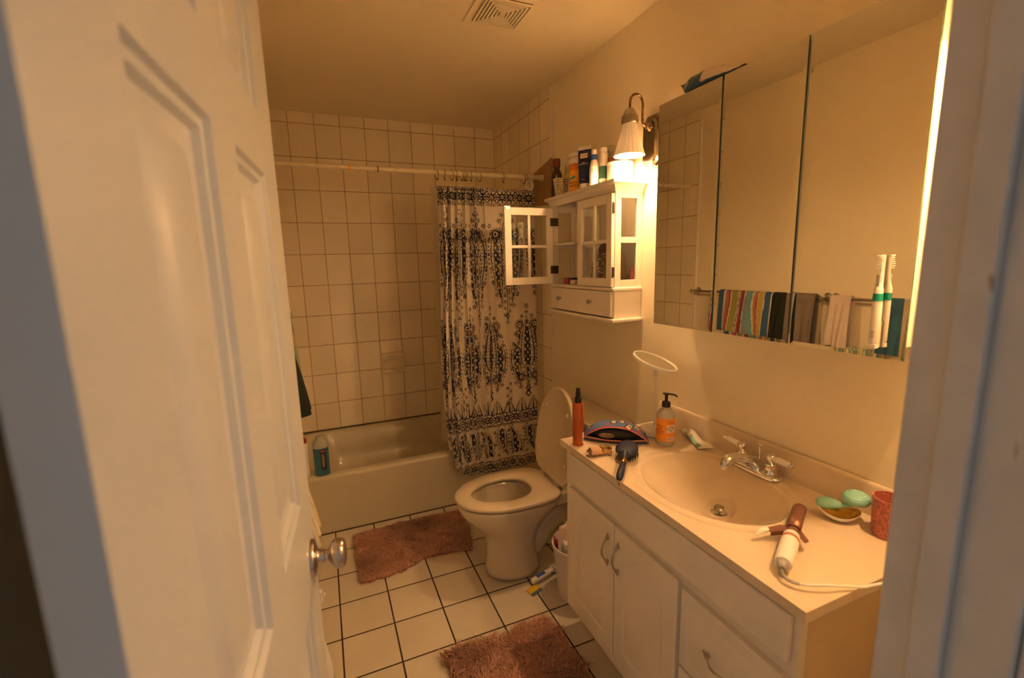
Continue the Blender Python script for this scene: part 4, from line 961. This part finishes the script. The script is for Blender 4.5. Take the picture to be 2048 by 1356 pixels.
# ================================================================ things on the counter
t = thing('spray_bottle', 'tall amber orange spray bottle on the far corner of the counter', 'bottle', (1.222,1.372,CZ+.0005))
b = MB(); b.lathe([(.019,0),(.0205,.003),(.0205,.150),(.018,.158),(.012,.160)], (0,0,0), 'z', 32); obj('bottle_body', b, 'orangeliq', t)
b = MB(); b.lathe([(.0125,.160),(.0125,.178),(.0085,.181),(.0085,.186),(.0095,.188),(.0070,.208),(.0065,.213),(0,.214)], (0,0,0), 'z', 20); obj('spray_head', b, 'black', t)
b = MB(); P = [[(.0208*math.cos(a), .0208*math.sin(a), z) for a in np.linspace(-1.25,-.75,8)] for z in (.010,.050)]; b.grid(P); obj('label_panel', b, 'papery', t, label='white barcode label')
b = MB()
for i in range(7):
    a0 = -1.2+.058*i; b.grid([[(.0210*math.cos(a), .0210*math.sin(a), z) for a in (a0, a0+.025)] for z in (.014,.030)])
obj('barcode', b, 'ink', t)

# open patterned pouch
t = thing('cosmetic_pouch', 'open blue zip pouch printed with black and white figures', 'pouch', (1.365,1.345,CZ+.0005), (0,0,R(-37)))
# local x along the pouch (0.24 long), -y towards the camera, opening on the -y/top side
LP = .118; nseg = 60; rows = []; nr = 56
def pouch_pt(u, a):   # u -1..1 along, a section angle
    w_ = (1-abs(u)**2.6); d_ = .046*(.35+.65*w_); h = .016+.056*w_**.7
    y = d_*math.copysign(abs(math.cos(a))**.75, math.cos(a)); z = h*(.5+.5*math.copysign(abs(math.sin(a))**.75, math.sin(a)))
    return Vector((LP*u*(1-.03*math.sin(a)), y, z))
A0, A1 = R(172), R(172+290)       # open slot facing the camera side
def openedge(u): g = (1-u*u); return R(180-46*g), R(180+33*g)
for j in range(nseg+1):
    u = -1+2*j/nseg; lo_, hi_ = openedge(u); row = []
    # section from upper lip (angle lo_) over the top to the back, under, to the lower lip
    for i in range(nr+1):
        a = lo_ - (2*PI-(hi_-lo_))*i/nr
        row.append(tuple(pouch_pt(u, a)))
    rows.append(row)
b = MB(); b.grid(rows); k = nr+1
o = obj('pouch_body', b, 'attr', t, sharp=180, solid=.0012, soff=1); o['label'] = 'blue fabric with figures'
vv = np.array([p for r_ in rows for p in r_]); ii = np.tile(np.arange(k), nseg+1)/nr; uu = np.repeat(np.linspace(-1,1,nseg+1), k)*LP; ss = ii*.22
cc = np.tile(np.array([.085,.15,.34]), (len(vv),1))
rs = np.random.default_rng(3)
for q in range(46):
    cu_, cs_ = rs.uniform(-.115,.115), rs.uniform(0,.22); dd = np.hypot(uu-cu_, ss-cs_); kind_ = q % 4
    if kind_ < 2: cc[dd < .0125] = (.01,.01,.012); cc[dd < .0085] = (.72,.58,.40); cc[dd < .0030] = (.01,.01,.012)
    elif kind_ == 2: cc[(np.abs(uu-cu_-(ss-cs_)*.8) < .004) & (dd < .018)] = (.012,.012,.015)
    else: cc[dd < .007] = (.50,.05,.04)
colour(o, cc)
for idx, nm in ((0,'zip_tape'),(-1,'zip_tape')):
    b = MB(); P = [Vector(r_[idx])+Vector((0,-.0008,0)) for r_ in rows]; b.tube(P, .0026, 8); obj(nm, b, 'redfab', t, label='red zip tape')
    b = MB(); P = [Vector(r_[idx])+Vector((0,-.0030,-.0016 if idx == 0 else .0016)) for r_ in rows]; b.tube(P, .0011, 6); obj('zip_teeth', b, 'zip', t)
b = MB(); P = [[(LP*.93*u*kx, -.012+.036*kx*math.cos(a)*(1-abs(u)**2.2)*.85, .033+(.026*kx*math.sin(a))*(1-abs(u)**2.2)) for a in [2*PI*i/24 for i in range(24)]] for u, kx in [(q/14, 1) for q in range(-13,14)]]
b.grid([[ (x, y+.006, z) for x,y,z in r_] for r_ in P], closed_u=True); b.f = [f[::-1] for f in b.f]; obj('lining', b, 'shadow', t, sharp=180, label='black lining')
t2 = thing('hair_scrunchie', 'beige hair accessory lying inside the open blue pouch', 'hair tie', (1.365,1.345,CZ+.0005), (0,0,R(-37)))
b = MB(); b.sphere((-.030,-.0475,.034), .011, 14, 8, (2.6,.42,.9)); obj('bundle', b, mat('taupe_cloth',(.20,.13,.08),.8,var=.4,vscale=60), t2)

# claw clip
t = thing('hair_claw', 'tortoiseshell hair clip with a peach hair tie around it', 'hair clip', (1.238,1.258,CZ+.003), (0,0,R(-8)))
b = MB()
for s_ in (-1,1):
    P = []
    for i in range(9):
        u = -1+2*i/8; P.append([( .040*u, s_*(.004+.012*math.sin(q*1.6)), .006+.018*math.cos(q*1.6)*(1-.35*u*u)) for q in [k_/6 for k_ in range(7)]])
    b.grid(P)
    for i in range(6):
        x = -.034+.0125*i; b.tube([(x, s_*.016, .006),(x+.001, s_*.0125,.0015)], [.0022,.001], 6)
b.tube([(.0,-.004,.026),(.034,-.003,.024),(.046,.0,.016)], [.004,.005,.004], 10); b.tube([(.0,.004,.026),(.030,.010,.022),(.044,.014,.010)], [.004,.005,.004], 10)
obj('clip_body', b, 'tortoise', t, solid=.0022, sharp=60)
b = MB()
for q in range(7): P = [(-.032+.0052*q+.001*math.sin(a), .0155*math.cos(a), .0140+.0125*math.sin(a)) for a in [2*PI*i/20 for i in range(21)]]; b.tube(P, .0028, 8, cap=False)
obj('hair_tie', b, 'hair_elastic', t, label='ribbed peach hair tie')

# paddle brush, handle tip over the counter edge
ha = Vector((1.176,1.060,CZ+.0135)); hb = Vector((1.362,1.255,CZ+.0235)); dd = (hb-ha); ang = math.atan2(dd.y, dd.x)
t = thing('hairbrush', 'navy oval hairbrush lying bristles down, handle over the counter edge', 'hairbrush', (ha.x,ha.y,ha.z), (0,-math.atan2(dd.z, math.hypot(dd.x,dd.y)),ang))
Lb = dd.length
b = MB(); b.tube([(x,0,z) for x,z in ((0,0),(.006,0),(.025,.002),(.05,.003),(.075,.003),(.098,.004))], [.004,.0090,.0115,.0115,.0100,.0092], 18); obj('handle', b, 'brushnavy', t, sharp=180)
b = MB(); b.tube([(.014,-.0001,.0095),(.014,0,.0102)], .0042, 14); obj('hang_hole', b, 'black', t)
b = MB(); b.tube([(.096,0,.004),(.100,0,.004),(.122,0,.005),(.126,0,.0055)], [.0098,.0112,.0112,.0098], 18); obj('gold_ring', b, 'gold', t)
P = []
for j, (kz, kk) in enumerate(((-.006,.90),(-.002,1),(.004,1),(.010,.90),(.0125,.6),(.0135,.01))):
    row = []
    for i in range(40):
        a = 2*PI*i/40; lx = .058*math.cos(a); ly = .037*math.sin(a)*(1-.12*math.cos(a)); row.append((.200+lx*kk, ly*kk, .010+kz))
    P.append(row)
b = MB(); b.grid(P, closed_u=True); b.f.append(tuple(range(39,-1,-1))); b.mi.append(0); b.tube([(.124,0,.005),(.142,0,.009),(.156,0,.013)], [.0095,.013,.014], 16); obj('brush_head', b, 'brushnavy', t, sharp=60)
b = MB()
for i in range(18):
    for j in range(12):
        x = .150+.100*i/17; y = -.032+.064*j/11
        if ((x-.200)/.054)**2+(y/.034)**2 < 1: b.tube([(x,y,.004),(x+(x-.200)*.10,y*1.16,-.016)], .0007, 4)
o = obj('bristles', b, 'bristle', t); o['kind'] = 'stuff'
b = MB(); b.tube([(.002,0,-.002),(-.006,.003,-.006),(-.010,-.002,-.014),(-.004,-.004,-.020),(.000,.001,-.010)], .0007, 5); obj('loop', b, 'black', t)

# round magnifying mirror on a stand
t = thing('makeup_mirror', 'white round make-up mirror tilted flat on its thin stand', 'mirror', (1.548,1.345,CZ+.0005))
b = MB(); b.lathe([(.060,0),(.062,.003),(.060,.012),(.052,.020),(.020,.026),(0,.027)], (0,0,0), 'z', 40); obj('base', b, 'whiteplas', t)
b = MB(); b.tube([(0,0,.020),(0,0,.150)], .0052, 14); b.tube([(0,0,.150),(0,0,.262)], .0040, 14); b.box((-.008,-.007,.225),(.002,.007,.272)); obj('pole', b, 'whiteplas', t, bevel=.001)
e = bpy.data.objects.new('mirror_head', None); C.objects.link(e); e.parent = t; e.location = (-.004,.004,.279)
vd = (Vector((1.560,1.337,1.07))-CAM).normalized(); vr_ = vd.cross(Vector((0,0,1))).normalized(); vu_ = vr_.cross(vd)
nn_ = (vr_*.35+vu_*.94)*.968-vd*.25; e.rotation_euler = nn_.to_track_quat('Z','Y').to_euler()
b = MB(); b.lathe([(.0,-.006),(.083,-.006),(.086,-.003),(.0865,.004),(.085,.0065),(.081,.0065),(.080,.003),(.079,.002),(0,.002)], (0,0,0), 'z', 64); obj('mirror_frame', b, 'whiteplas', e)
b = MB(); b.lathe([(.080,.0035),(0,.0036)], (0,0,0), 'z', 64, cap=False); obj('mirror_glass', b, 'mirror', e)

# soap pump
t = thing('soap_bottle', 'clear pump soap bottle with an orange label by the backsplash', 'soap bottle', (1.508,1.240,CZ+.0005))
b = MB(); b.lathe([(.028,0),(.031,.004),(.032,.02),(.032,.105),(.030,.118),(.022,.130),(.014,.135),(.013,.140)], (0,0,0), 'z', 40); obj('bottle_body', b, 'clearliq', t)
fd = Vector((CAM.x-1.508, CAM.y-1.240, 0)).normalized(); fa = math.atan2(fd.y, fd.x)
b = MB(); P = [[(.0324*math.cos(a), .0324*math.sin(a), z) for a in np.linspace(fa-1.7, fa+1.7, 40)] for z in (.018,.102)]; b.grid(P); obj('label_panel', b, 'orangelab', t, label='orange paper label')
b = MB(); P = [[(.0327*math.cos(a), .0327*math.sin(a), z) for a in np.linspace(fa+.15, fa+1.15, 12)] for z in (.052,.080)]; b.grid(P)
P = [[(.0327*math.cos(a), .0327*math.sin(a), z) for a in np.linspace(fa+.15, fa+1.1, 12)] for z in (.022,.036)]; b.grid(P); obj('label_box', b, 'papery', t, label='white text boxes')
sd = Vector((math.cos(fa+.55), math.sin(fa+.55), 0)); sx_ = Vector((0,0,1)).cross(sd)
text('lettering', '- m e y', .0105, Vector((0,0,.091))+sd*.0326, sx_, (0,0,1), 'label_red', t, world=False, bend=.0326)
text('small_print', 'CLEANSE\nHANDS OVER\nSINK AND\nRINSE', .0052, Vector((0,0,.066))+sd*.0328, sx_, (0,0,1), 'ink', t, world=False, bend=.0328)
b = MB()
for i in range(9):
    a0 = fa+.22+.09*i; b.grid([[(.0329*math.cos(a), .0329*math.sin(a), z) for a in (a0, a0+.045)] for z in (.024,.034)])
obj('barcode', b, 'label_red', t)
sd = Vector((math.cos(fa-.7), math.sin(fa-.7), 0)); sx_ = Vector((0,0,1)).cross(sd)
text('small_print', 'HAND\nSOAP\nORANGE\nCLOVE', .0095, Vector((0,0,.060))+sd*.0326, sx_, (0,0,1), 'label_red', t, world=False, bend=.0326)
b = MB(); b.lathe([(.0150,.140),(.0150,.158),(.010,.160),(.0055,.162),(.0055,.182),(.007,.184),(.007,.190),(0,.191)], (0,0,0), 'z', 24)
hd_ = Vector((.55,-.80,0)).normalized(); b.tube([Vector((0,0,.187))-hd_*.012, Vector((0,0,.188)), Vector((0,0,.188))+hd_*.018, Vector((0,0,.186))+hd_*.032, Vector((0,0,.180))+hd_*.038], [.004,.005,.0042,.0035,.003], 10, flat=.7); obj('pump', b, 'black', t)

# toothpaste
t = thing('toothpaste_tube', 'squeezed white toothpaste tube lying between soap bottle and faucet', 'toothpaste', (1.6335,1.275,CZ+.002), (0,0,R(-106)))
P = []
for j in range(21):
    v_ = j/20; x = .025+.125*v_; w_ = .014+.012*v_; h = .013*(1-v_)**.8+.001+.003*math.sin(v_*9)*(1-v_)
    P.append([(x, w_*math.cos(a), h+.001+h*math.sin(a)+.003*math.sin(v_*7)) for a in [2*PI*i/24 for i in range(24)]])
zmin = min(p[2] for r_ in P for p in r_)
P = [[(x,y,z-zmin) for x,y,z in r_] for r_ in P]
b = MB(); b.grid(P, closed_u=True); b.f += [tuple(range(23,-1,-1)), tuple(range(len(b.v)-24,len(b.v)))]; b.mi += [0,0]; o = obj('tube_body', b, 'attrgloss', t, sharp=60)
cc = []
for j in range(21):
    for i in range(24):
        c_ = (.74,.70,.64)
        if 6 < j < 17 and 8 <= i <= 10: c_ = (.16,.42,.45)
        if 14 < j < 19 and 8 <= i <= 11: c_ = (.05,.18,.07)
        if j < 5 and i % 4 == 0: c_ = (.35,.33,.30)
        cc.append(c_)
colour(o, np.array(cc))
b = MB(); b.lathe([(.0125,0),(.0135,.002),(.0125,.022),(.010,.0245)], (0,0,.0136), 'x', 24); obj('cap', b, 'whiteplas', t, sharp=30)

# curling iron
pa = Vector((1.248,.585,CZ+.0205)); pb = Vector((1.490,.718,CZ+.0190)); dd = pb-pa; ang = math.atan2(dd.y, dd.x); LI = dd.length
t = thing('curling_iron', 'rose gold and white curling iron lying across the counter', 'curling iron', tuple(pa), (0,-math.atan2(dd.z, math.hypot(dd.x,dd.y)),ang))
b = MB(); b.lathe([(.013,0),(.0165,.002),(.017,.006),(.0185,.04),(.0185,.105),(.0175,.125),(.014,.132)], (0,0,0), 'x', 32); obj('handle', b, 'whiteplas', t)
b = MB(); b.lathe([(.0190,.098),(.0190,.108)], (0,0,0), 'x', 32); obj('band', b, mat('copper_band',(.55,.20,.10),.4,.3), t, label='copper coloured band')
b = MB(); b.lathe([(.0135,.132),(.0145,.136),(.0145,LI-.004),(.0135,LI),(0,LI)], (0,0,0), 'x', 32); obj('barrel', b, 'rosegold', t, label='rose gold barrel')
b = MB(); rows = []
for x, k_ in ((.150,1),(.20,1),(LI-.012,1),(LI-.004,.9)):
    rows.append([(x, .0166*k_*math.sin(a), .0166*k_*math.cos(a)) for a in np.linspace(-1.1,1.1,12)])
b.grid(rows); obj('clamp', b, 'rosegold', t, solid=.0012)
b = MB(); b.prism([(.158,.014),(.150,.024),(.112,.052),(.106,.040),(.132,.012)], .006, .008); b.prism([(.150,.024),(.112,.052),(.113,.054),(.152,.026)], -.002, .008); b.prism([(.106,.040),(.132,.012),(.131,.011),(.104,.039)], -.002, .008)
obj('clamp_lever', b, 'rosegold', t)
b = MB(); b.prism([(.156,-.014),(.118,-.034),(.108,-.030),(.108,-.026),(.135,-.010)], .004, .0065); obj('clamp_foot', b, 'rosegold', t)
b = MB(); b.tube([(.112,.046,.008),(.104,.054,.008),(.094,.062,.004),(.088,.066,-.002)], [.005,.0068,.0060,.003], 14, flat=.7); obj('thumb_rest', b, 'whiteplas', t)
b = MB(); b.tube([(.0,0,0),(-.010,0,0),(-.016,0,0)], [.012,.0105,.006], 20); obj('cord_swivel', b, 'greyplas', t)
# cord in room coordinates, converted to the iron's frame
mi = (Matrix.Translation(pa) @ Matrix.Rotation(ang,4,'Z') @ Matrix.Rotation(-math.atan2(dd.z, math.hypot(dd.x,dd.y)),4,'Y')).inverted()
cw = [(1.236,.578,CZ+.018),(1.226,.566,CZ+.014),(1.228,.548,CZ+.012),(1.245,.527,CZ+.014),(1.275,.510,CZ+.016),(1.315,.497,CZ+.010),(1.345,.485,CZ+.007),(1.375,.480,CZ+.006),(1.42,.476,CZ-.002),(1.48,.470,CZ-.03),(1.55,.462,CZ-.10),(1.60,.45,CZ-.25)]
def cat(P, k_=6):
    out = []; P = [Vector(p) for p in P]
    for i in range(len(P)-1):
        p0,p1,p2,p3 = P[max(i-1,0)],P[i],P[i+1],P[min(i+2,len(P)-1)]
        for q in range(k_): u = q/k_; out.append(.5*((2*p1)+(p2-p0)*u+(2*p0-5*p1+4*p2-p3)*u*u+(-p0+3*p1-3*p2+p3)*u**3))
    return out+[P[-1]]
cp = cat(cw); b = MB(); b.tube([mi @ p for p in cp], .0028, 10); obj('cord', b, 'whiteplas', t)
b = MB()
for i in range(1,15,1):
    for h_ in (0,.5): p = mi @ cp[i].lerp(cp[i+1],h_); q = mi @ cp[i].lerp(cp[i+1],h_+.3); b.tube([p, q], .0036, 8)
obj('strain_relief', b, 'greyplas', t)

# gilded trinket dish and mint cleansing brush
t = thing('trinket_dish', 'small white dish with gilded inside near the backsplash', 'dish', (1.563,.668,CZ+.0005), (0,0,R(-48)))
P = []
for kk, z in ((.35,0),(.45,.001),(.8,.010),(1.0,.022),(.98,.0235),(.76,.012),(.4,.004),(.01,.0035)):
    P.append([(.046*kk*math.cos(a), .034*kk*math.sin(a), z+(.006*math.cos(2*a)*kk*kk if z > .005 else 0)) for a in [2*PI*i/40 for i in range(40)]])
b = MB(); b.grid(P[:5], closed_u=True); obj('dish_body', b, 'whiteplas', t, sharp=180)
b = MB(); b.grid(P[4:], closed_u=True); obj('gilding', b, 'gold', t, sharp=180, label='gold inside')
t = thing('facial_brush', 'mint green silicone facial brush resting on the trinket dish', 'facial brush', (1.563,.668,CZ+.026), (0,0,R(-48)))
b = MB(); b.tube([(-.050,0,.008),(-.043,0,.010),(-.028,0,.013),(-.010,0,.013),(.008,0,.012),(.022,0,.018)], [.006,.013,.0165,.013,.007,.006], 20, flat=.75); obj('handle', b, 'mint', t, sharp=180)
b = MB(); b.sphere((.034,.004,.034), .030, 32, 16, (1,1,.62)); o = obj('brush_head', b, 'mint', t, sharp=180); 
b = MB()
for ri, r_ in enumerate((.004,.010,.016,.022,.027)):
    n_ = 6*(ri+1)
    for i in range(n_): a = 2*PI*i/n_; z = .034+.0186*math.sqrt(max(0,1-(r_/.030)**2)); b.sphere((.034+r_*math.cos(a), .004+r_*math.sin(a), z), .0016, 6, 4)
o = obj('nubs', b, 'mint', t); o['kind'] = 'stuff'
# pink tumbler
t = thing('glitter_cup', 'pink glittery cup at the jamb end of the counter', 'cup', (1.594,.575,CZ+.0005))
b = MB(); b.lathe([(.030,0),(.032,.003),(.036,.092),(.036,.095),(.033,.095),(.029,.006),(0,.006)], (0,0,0), 'z', 40); obj('cup_body', b, 'glitter', t)

# ================================================================ floor things
t = thing('waste_bin', 'white plastic waste bin squeezed between toilet and vanity', 'waste bin', (1.335,1.560,0))
b = MB(); b.lathe([(.0,.001),(.085,.001),(.090,.006),(.118,.240),(.122,.246),(.122,.254),(.117,.256),(.112,.250),(.086,.012),(0,.010)], (0,0,0), 'z', 48, cap=False, sx=.95, sy=.92); obj('bin_body', b, 'bin', t)
# contents
def blob(name, M, c, r, sc, label, cat_, seed, amp_=.25):
    rs = np.random.default_rng(seed); ph_ = rs.uniform(0,6,6); b = MB(); P = []
    for j in range(15):
        th = PI*j/14; row = []
        for i in range(24):
            a = 2*PI*i/24; k_ = 1+amp_*(math.sin(3*a+ph_[0]+2*th)*.5+math.sin(5*th+ph_[1]+a)*.4+math.sin(7*a+ph_[2])*.25)
            row.append((r*sc[0]*k_*math.sin(th)*math.cos(a), r*sc[1]*k_*math.sin(th)*math.sin(a), r*sc[2]*k_*math.cos(th)))
        P.append(row)
    b.grid(P[::-1], closed_u=True); o = obj(name, b, M, sharp=30); o.location = c; return tag(o, label, cat_)
blob('crumpled_tissue', 'tissue', (1.300,1.585,.296), .036, (1,.9,1.1), 'crumpled peach tissue on top of the full waste bin', 'tissue', 1)
blob('crumpled_tissue', 'tissue', (1.375,1.56,.262), .034, (1,1,.9), 'crumpled tissue lower in the waste bin, behind the carton', 'tissue', 2)
b = MB(); P = []
for j in range(10):
    v_ = j/9; P.append([(1.262+.003*math.sin(i*.9+j)-.012*v_, 1.592+.038*(i/8-.0)+.003*math.sin(j*2+i), .175+.092*v_) for i in range(9)])
b.grid(P); o = obj('pink_wrapper', b, 'pinkbag', sharp=60, solid=.001); tag(o, 'bright pink wrapper sticking up inside the waste bin', 'wrapper')
t = thing('small_carton', 'pale blue and white carton standing in the waste bin', 'carton', (1.264,1.553,.150), (R(3),R(3),R(78)))
b = MB(); b.box((-.028,-.010,0),(.028,.010,.100)); obj('carton_body', b, mat('pale_blue_card',(.42,.50,.56),.6), t, bevel=.001); b = MB(); b.box((-.0285,-.0105,.1005),(.0285,.0105,.122)); obj('carton_flap', b, 'papery', t, bevel=.001)
# toothbrush box piece on floor
p0 = Vector((1.168,1.688,.022)); p1 = Vector((1.280,1.712,.030))
dd = p1-p0; t = thing('electric_toothbrush', 'white and blue electric toothbrush handle on the floor by the toilet', 'toothbrush', tuple(p0), (0,-math.atan2(dd.z,math.hypot(dd.x,dd.y)),math.atan2(dd.y,dd.x)))
b = MB(); b.lathe([(.010,0),(.012,.004),(.0135,.03),(.014,.08),(.012,.105),(.008,.125),(.007,.15)], (0,0,0), 'x', 24); obj('handle', b, 'whiteplas', t)
b = MB(); rows = [[(x, .0142*k_*math.sin(a), .0142*k_*math.cos(a)+.0006) for a in np.linspace(-.7,.7,10)] for x,k_ in ((.028,.99),(.04,1),(.062,1),(.075,1))]; b.grid(rows); obj('grip_pad', b, 'blue', t, solid=.0006, label='blue grip pad')
b = MB(); b.lathe([(.0088,.124),(.0088,.128)], (0,0,0), 'x', 20); obj('colour_ring', b, 'redplas', t)
t = thing('packaging_card', 'yellow and blue-grey toothbrush packaging card flat on the floor', 'packaging', (1.165,1.660,.001), (0,0,R(20)))
b = MB(); b.box((-.030,-.012,0),(.030,.020,.005)); obj('card_body', b, 'yellow', t, bevel=.001); b = MB(); b.box((-.030,-.026,0),(.028,-.0125,.006)); obj('blister', b, mat('blue_grey_blister',(.14,.20,.24),.3), t, bevel=.001)

# blue cleaner bottle on the tub rim
t = thing('cleaner_bottle', 'clear bottle two-thirds full of blue liquid on the tub rim', 'bottle', (.324,2.566,TZ+.0005), (0,0,0))
b = MB(); rows = []
for z, w_ in ((0,.036),(.004,.039),(.155,.039)): rows.append([(w_*math.copysign(abs(math.cos(a))**.8,math.cos(a)), .7*w_*math.copysign(abs(math.sin(a))**.8,math.sin(a)), z) for a in [2*PI*i/40 for i in range(40)]])
b.grid(rows, closed_u=True); b.f += [tuple(range(39,-1,-1)), tuple(range(80,120))]; b.mi += [0,0]; obj('liquid', b, 'bluebottle', t, label='blue liquid')
b = MB(); rows = []
for z, w_ in ((.1555,.0388),(.180,.038),(.198,.030),(.205,.020),(.222,.018)): rows.append([(w_*math.cos(a), (.7 if z < .2 else .95)*w_*math.sin(a), z) for a in [2*PI*i/40 for i in range(40)]])
b.grid(rows, closed_u=True); b.f += [tuple(range(len(b.v)-40,len(b.v)))]; b.mi += [0]; obj('bottle_neck', b, 'clearplastic', t)
b = MB(); b.box((-.004,-.0300,.035),(.026,-.0278,.150)); obj('label_panel', b, mat('navy_label',(.02,.03,.07),.5), t, label='dark label')
text('lettering', 'WINDEX', .018, (.010,-.0304,.088), (0,0,1), (-1,0,0), 'yellow', t, world=False)
b = MB(); b.box((.0,-.0312,.136),(.022,-.0304,.148)); obj('label_badge', b, 'label_red', t)
t = thing('shampoo_bottle', 'white bottle with dark red cap left of the blue bottle', 'bottle', (.238,2.590,TZ+.0005))
b = MB(); b.lathe([(.024,0),(.026,.004),(.026,.17),(.018,.185)], (0,0,0), 'z', 28); obj('bottle_body', b, 'whiteplas', t); b = MB(); b.lathe([(.019,.186),(.019,.208),(.0,.210)], (0,0,0), 'z', 24); obj('cap', b, 'redplas', t)

# ================================================================ left wall: towel bars and towels
def bar(name, y0, y1, z, label, M='nickel', x=XL+.062, sq=False):
    t = thing(name, label, 'towel bar', (XL,(y0+y1)/2,z))
    b = MB(); b.tube([(x,y0+.01,z),(x,y1-.01,z)], .008, 16); obj('bar', b, M, t, world=True)
    for y in (y0,y1):
        b = MB(); b.lathe([(.022,0),(.022,.006),(.010,.012),(.009,x-XL-.004),(.0115,x-XL+.003),(.0115,x-XL+.012),(0,x-XL+.014)], (XL+.0004,y,z), 'x', 20); obj('bracket', b, 'chrome', t, world=True)
bar('towel_bar', 1.56, 2.37, 1.235, 'chrome towel bar on the left wall nearest the tub, seen in the mirror')
bar('towel_bar', 1.00, 1.52, 1.235, 'upper metal towel bar on the left wall near the door, seen in the mirror')
bar('towel_bar', 1.00, 1.50, .985, 'lower metal towel bar beneath the white towel, seen in the mirror')
def towel(name, label, y0, y1, zbar, front, back, M, seed=0, bulge=.02, cols=None, x=XL+.062, group=None, th=.005, slant=0):
    rs = np.random.default_rng(seed); n_u = max(24, int((y1-y0)/.004)); prof = []
    nf = 70
    for j in range(nf+1):
        q = j/nf; prof.append(q)
    P = []
    p1, p2 = rs.uniform(0,6,2); r0 = .0135
    path = []
    for q in np.linspace(0,1,40): path.append((r0+.001+.012*math.sin((1-q)*2), -front*(1-q), 1-q))     # up the room side
    for a in np.linspace(0,PI,10)[1:-1]: path.append((r0*math.cos(a), r0*math.sin(a), 0))
    for q in np.linspace(0,1,40): path.append((-r0-.001-.004*math.sin(q*2), -back*q, q))
    fr = int(rs.integers(2,4))
    for k_, (dx_, dz_, hang) in enumerate(path):
        row = []
        for i in range(n_u+1):
            u = i/n_u; y = y0+(y1-y0)*u+ slant*(hang if k_ < 40 else 0)*.05
            f_ = bulge*hang*(.45+.55*math.sin(2*PI*fr*u+p1))*(1 if k_ < 44 else -.3)
            xx = x+dx_+max(f_, 0 if k_ < 44 else -.02)
            row.append((max(XL+.004, xx), y+.006*hang*math.sin(9*u+p2), zbar+dz_+(.008*math.sin(4*u+p1)*hang)))
        P.append(row)
    b = MB(); b.grid(P); o = obj(name, b, 'attr' if cols is not None else M, sharp=180, solid=th, soff=0)
    tag(o, label, 'towel', group)
    if cols is not None:
        jj = np.repeat(np.arange(len(P))/len(P), n_u+1); u = np.tile(np.linspace(0,1,n_u+1), len(P)); u = np.clip(u+.035*np.sin(jj*11+seed)*np.sin(u*9+seed*2)*(1-u)*3.2*u, 0, 1); cc = np.zeros((len(u),3)); acc = 0; tot = sum(w_ for w_,_ in cols)
        for w_, c_ in cols: cc[(u >= acc/tot-1e-9)] = c_; acc += w_
        colour(o, cc)
    return o
BL=(.03,.10,.26); YE=(.55,.42,.05); WH=(.68,.62,.56); RE=(.42,.04,.04); PK=(.45,.10,.16); TQ=(.10,.33,.38); GN=(.30,.33,.04); NV=(.03,.04,.14); OR=(.6,.22,.05)
BL=(.04,.11,.25); YE=(.50,.41,.10); RE=(.34,.06,.05); PK=(.42,.17,.18); TQ=(.15,.33,.36); GN=(.30,.31,.08)
stripes = [(.5,WH),(3,BL),(.4,WH),(2.4,YE),(.3,WH),(.4,RE),(1.2,PK),(.5,YE),(.5,WH),(3,TQ),(.4,PK),(.8,TQ),(.5,WH),(.6,NV),(2,RE),(.6,WH),(.4,NV),(.5,WH),(3.4,GN),(.6,WH),(.8,RE),(1.6,PK),(.5,YE),(.8,WH),(3,BL)]
towel('striped_towel', 'multicoloured striped beach towel on the bar nearest the tub', 1.825, 2.20, 1.235, .30, .38, None, 4, .020, stripes, th=.004)
towel('dark_towel', 'very dark green towel between the striped and the grey towel', 1.742, 1.818, 1.235, .31, .30, 'darkfab', 5, .050, th=.006)
towel('grey_towel', 'thick grey towel folded over the wall bar', 1.58, 1.735, 1.235, .26, .25, 'greyfab', 6, .014, th=.010)
towel('white_towel', 'off-white towel with wavy hem on the upper bar near the door', 1.405, 1.50, 1.235, .24, .24, 'whitefab', 7, .022, th=.008)
towel('teal_towel', 'teal towel hanging right of the white one in the mirror', 1.175, 1.262, 1.235, .30, .30, 'tealfab', 8, .016, th=.006)
towel('beige_towel', 'beige towel at the door end of the upper bar', 1.060, 1.170, 1.235, .26, .24, 'beigefab', 9, .016, th=.006)
pastel = 3*[(1,WH),(2,YE),(.6,WH),(1.6,TQ),(.5,PK),(1,YE),(.5,PK),(2,TQ),(.8,WH),(1.5,GN)]
towel('striped_towel', 'pale striped towel on the low bar, its hem showing past the door', 1.27, 1.46, .985, .31, .30, None, 11, .062, pastel, th=.005)
# blue and charcoal bath robe-like cloths peeking past the door edge
# white bottle with teal base behind the door
t = thing('trigger_bottle', 'white and teal bottle on the floor just past the door edge', 'bottle', (.300,1.300,0))
b = MB(); b.lathe([(.036,.0005),(.038,.004),(.038,.26),(.036,.30),(.018,.40),(.012,.44),(.012,.50)], (0,0,0), 'z', 28); obj('bottle_body', b, 'whiteplas', t)
b = MB(); b.lathe([(.0385,.12),(.0385,.25)], (0,0,0), 'z', 28, cap=False); obj('label_band', b, mat('turquoise_label',(.02,.25,.32),.4), t, label='turquoise label')
b = MB(); b.box((-.014,-.010,.50),(.030,.010,.535)); b.tube([(.03,0,.52),(.036,0,.52)], .006, 10); obj('trigger_head', b, 'whiteplas', t, bevel=.003)
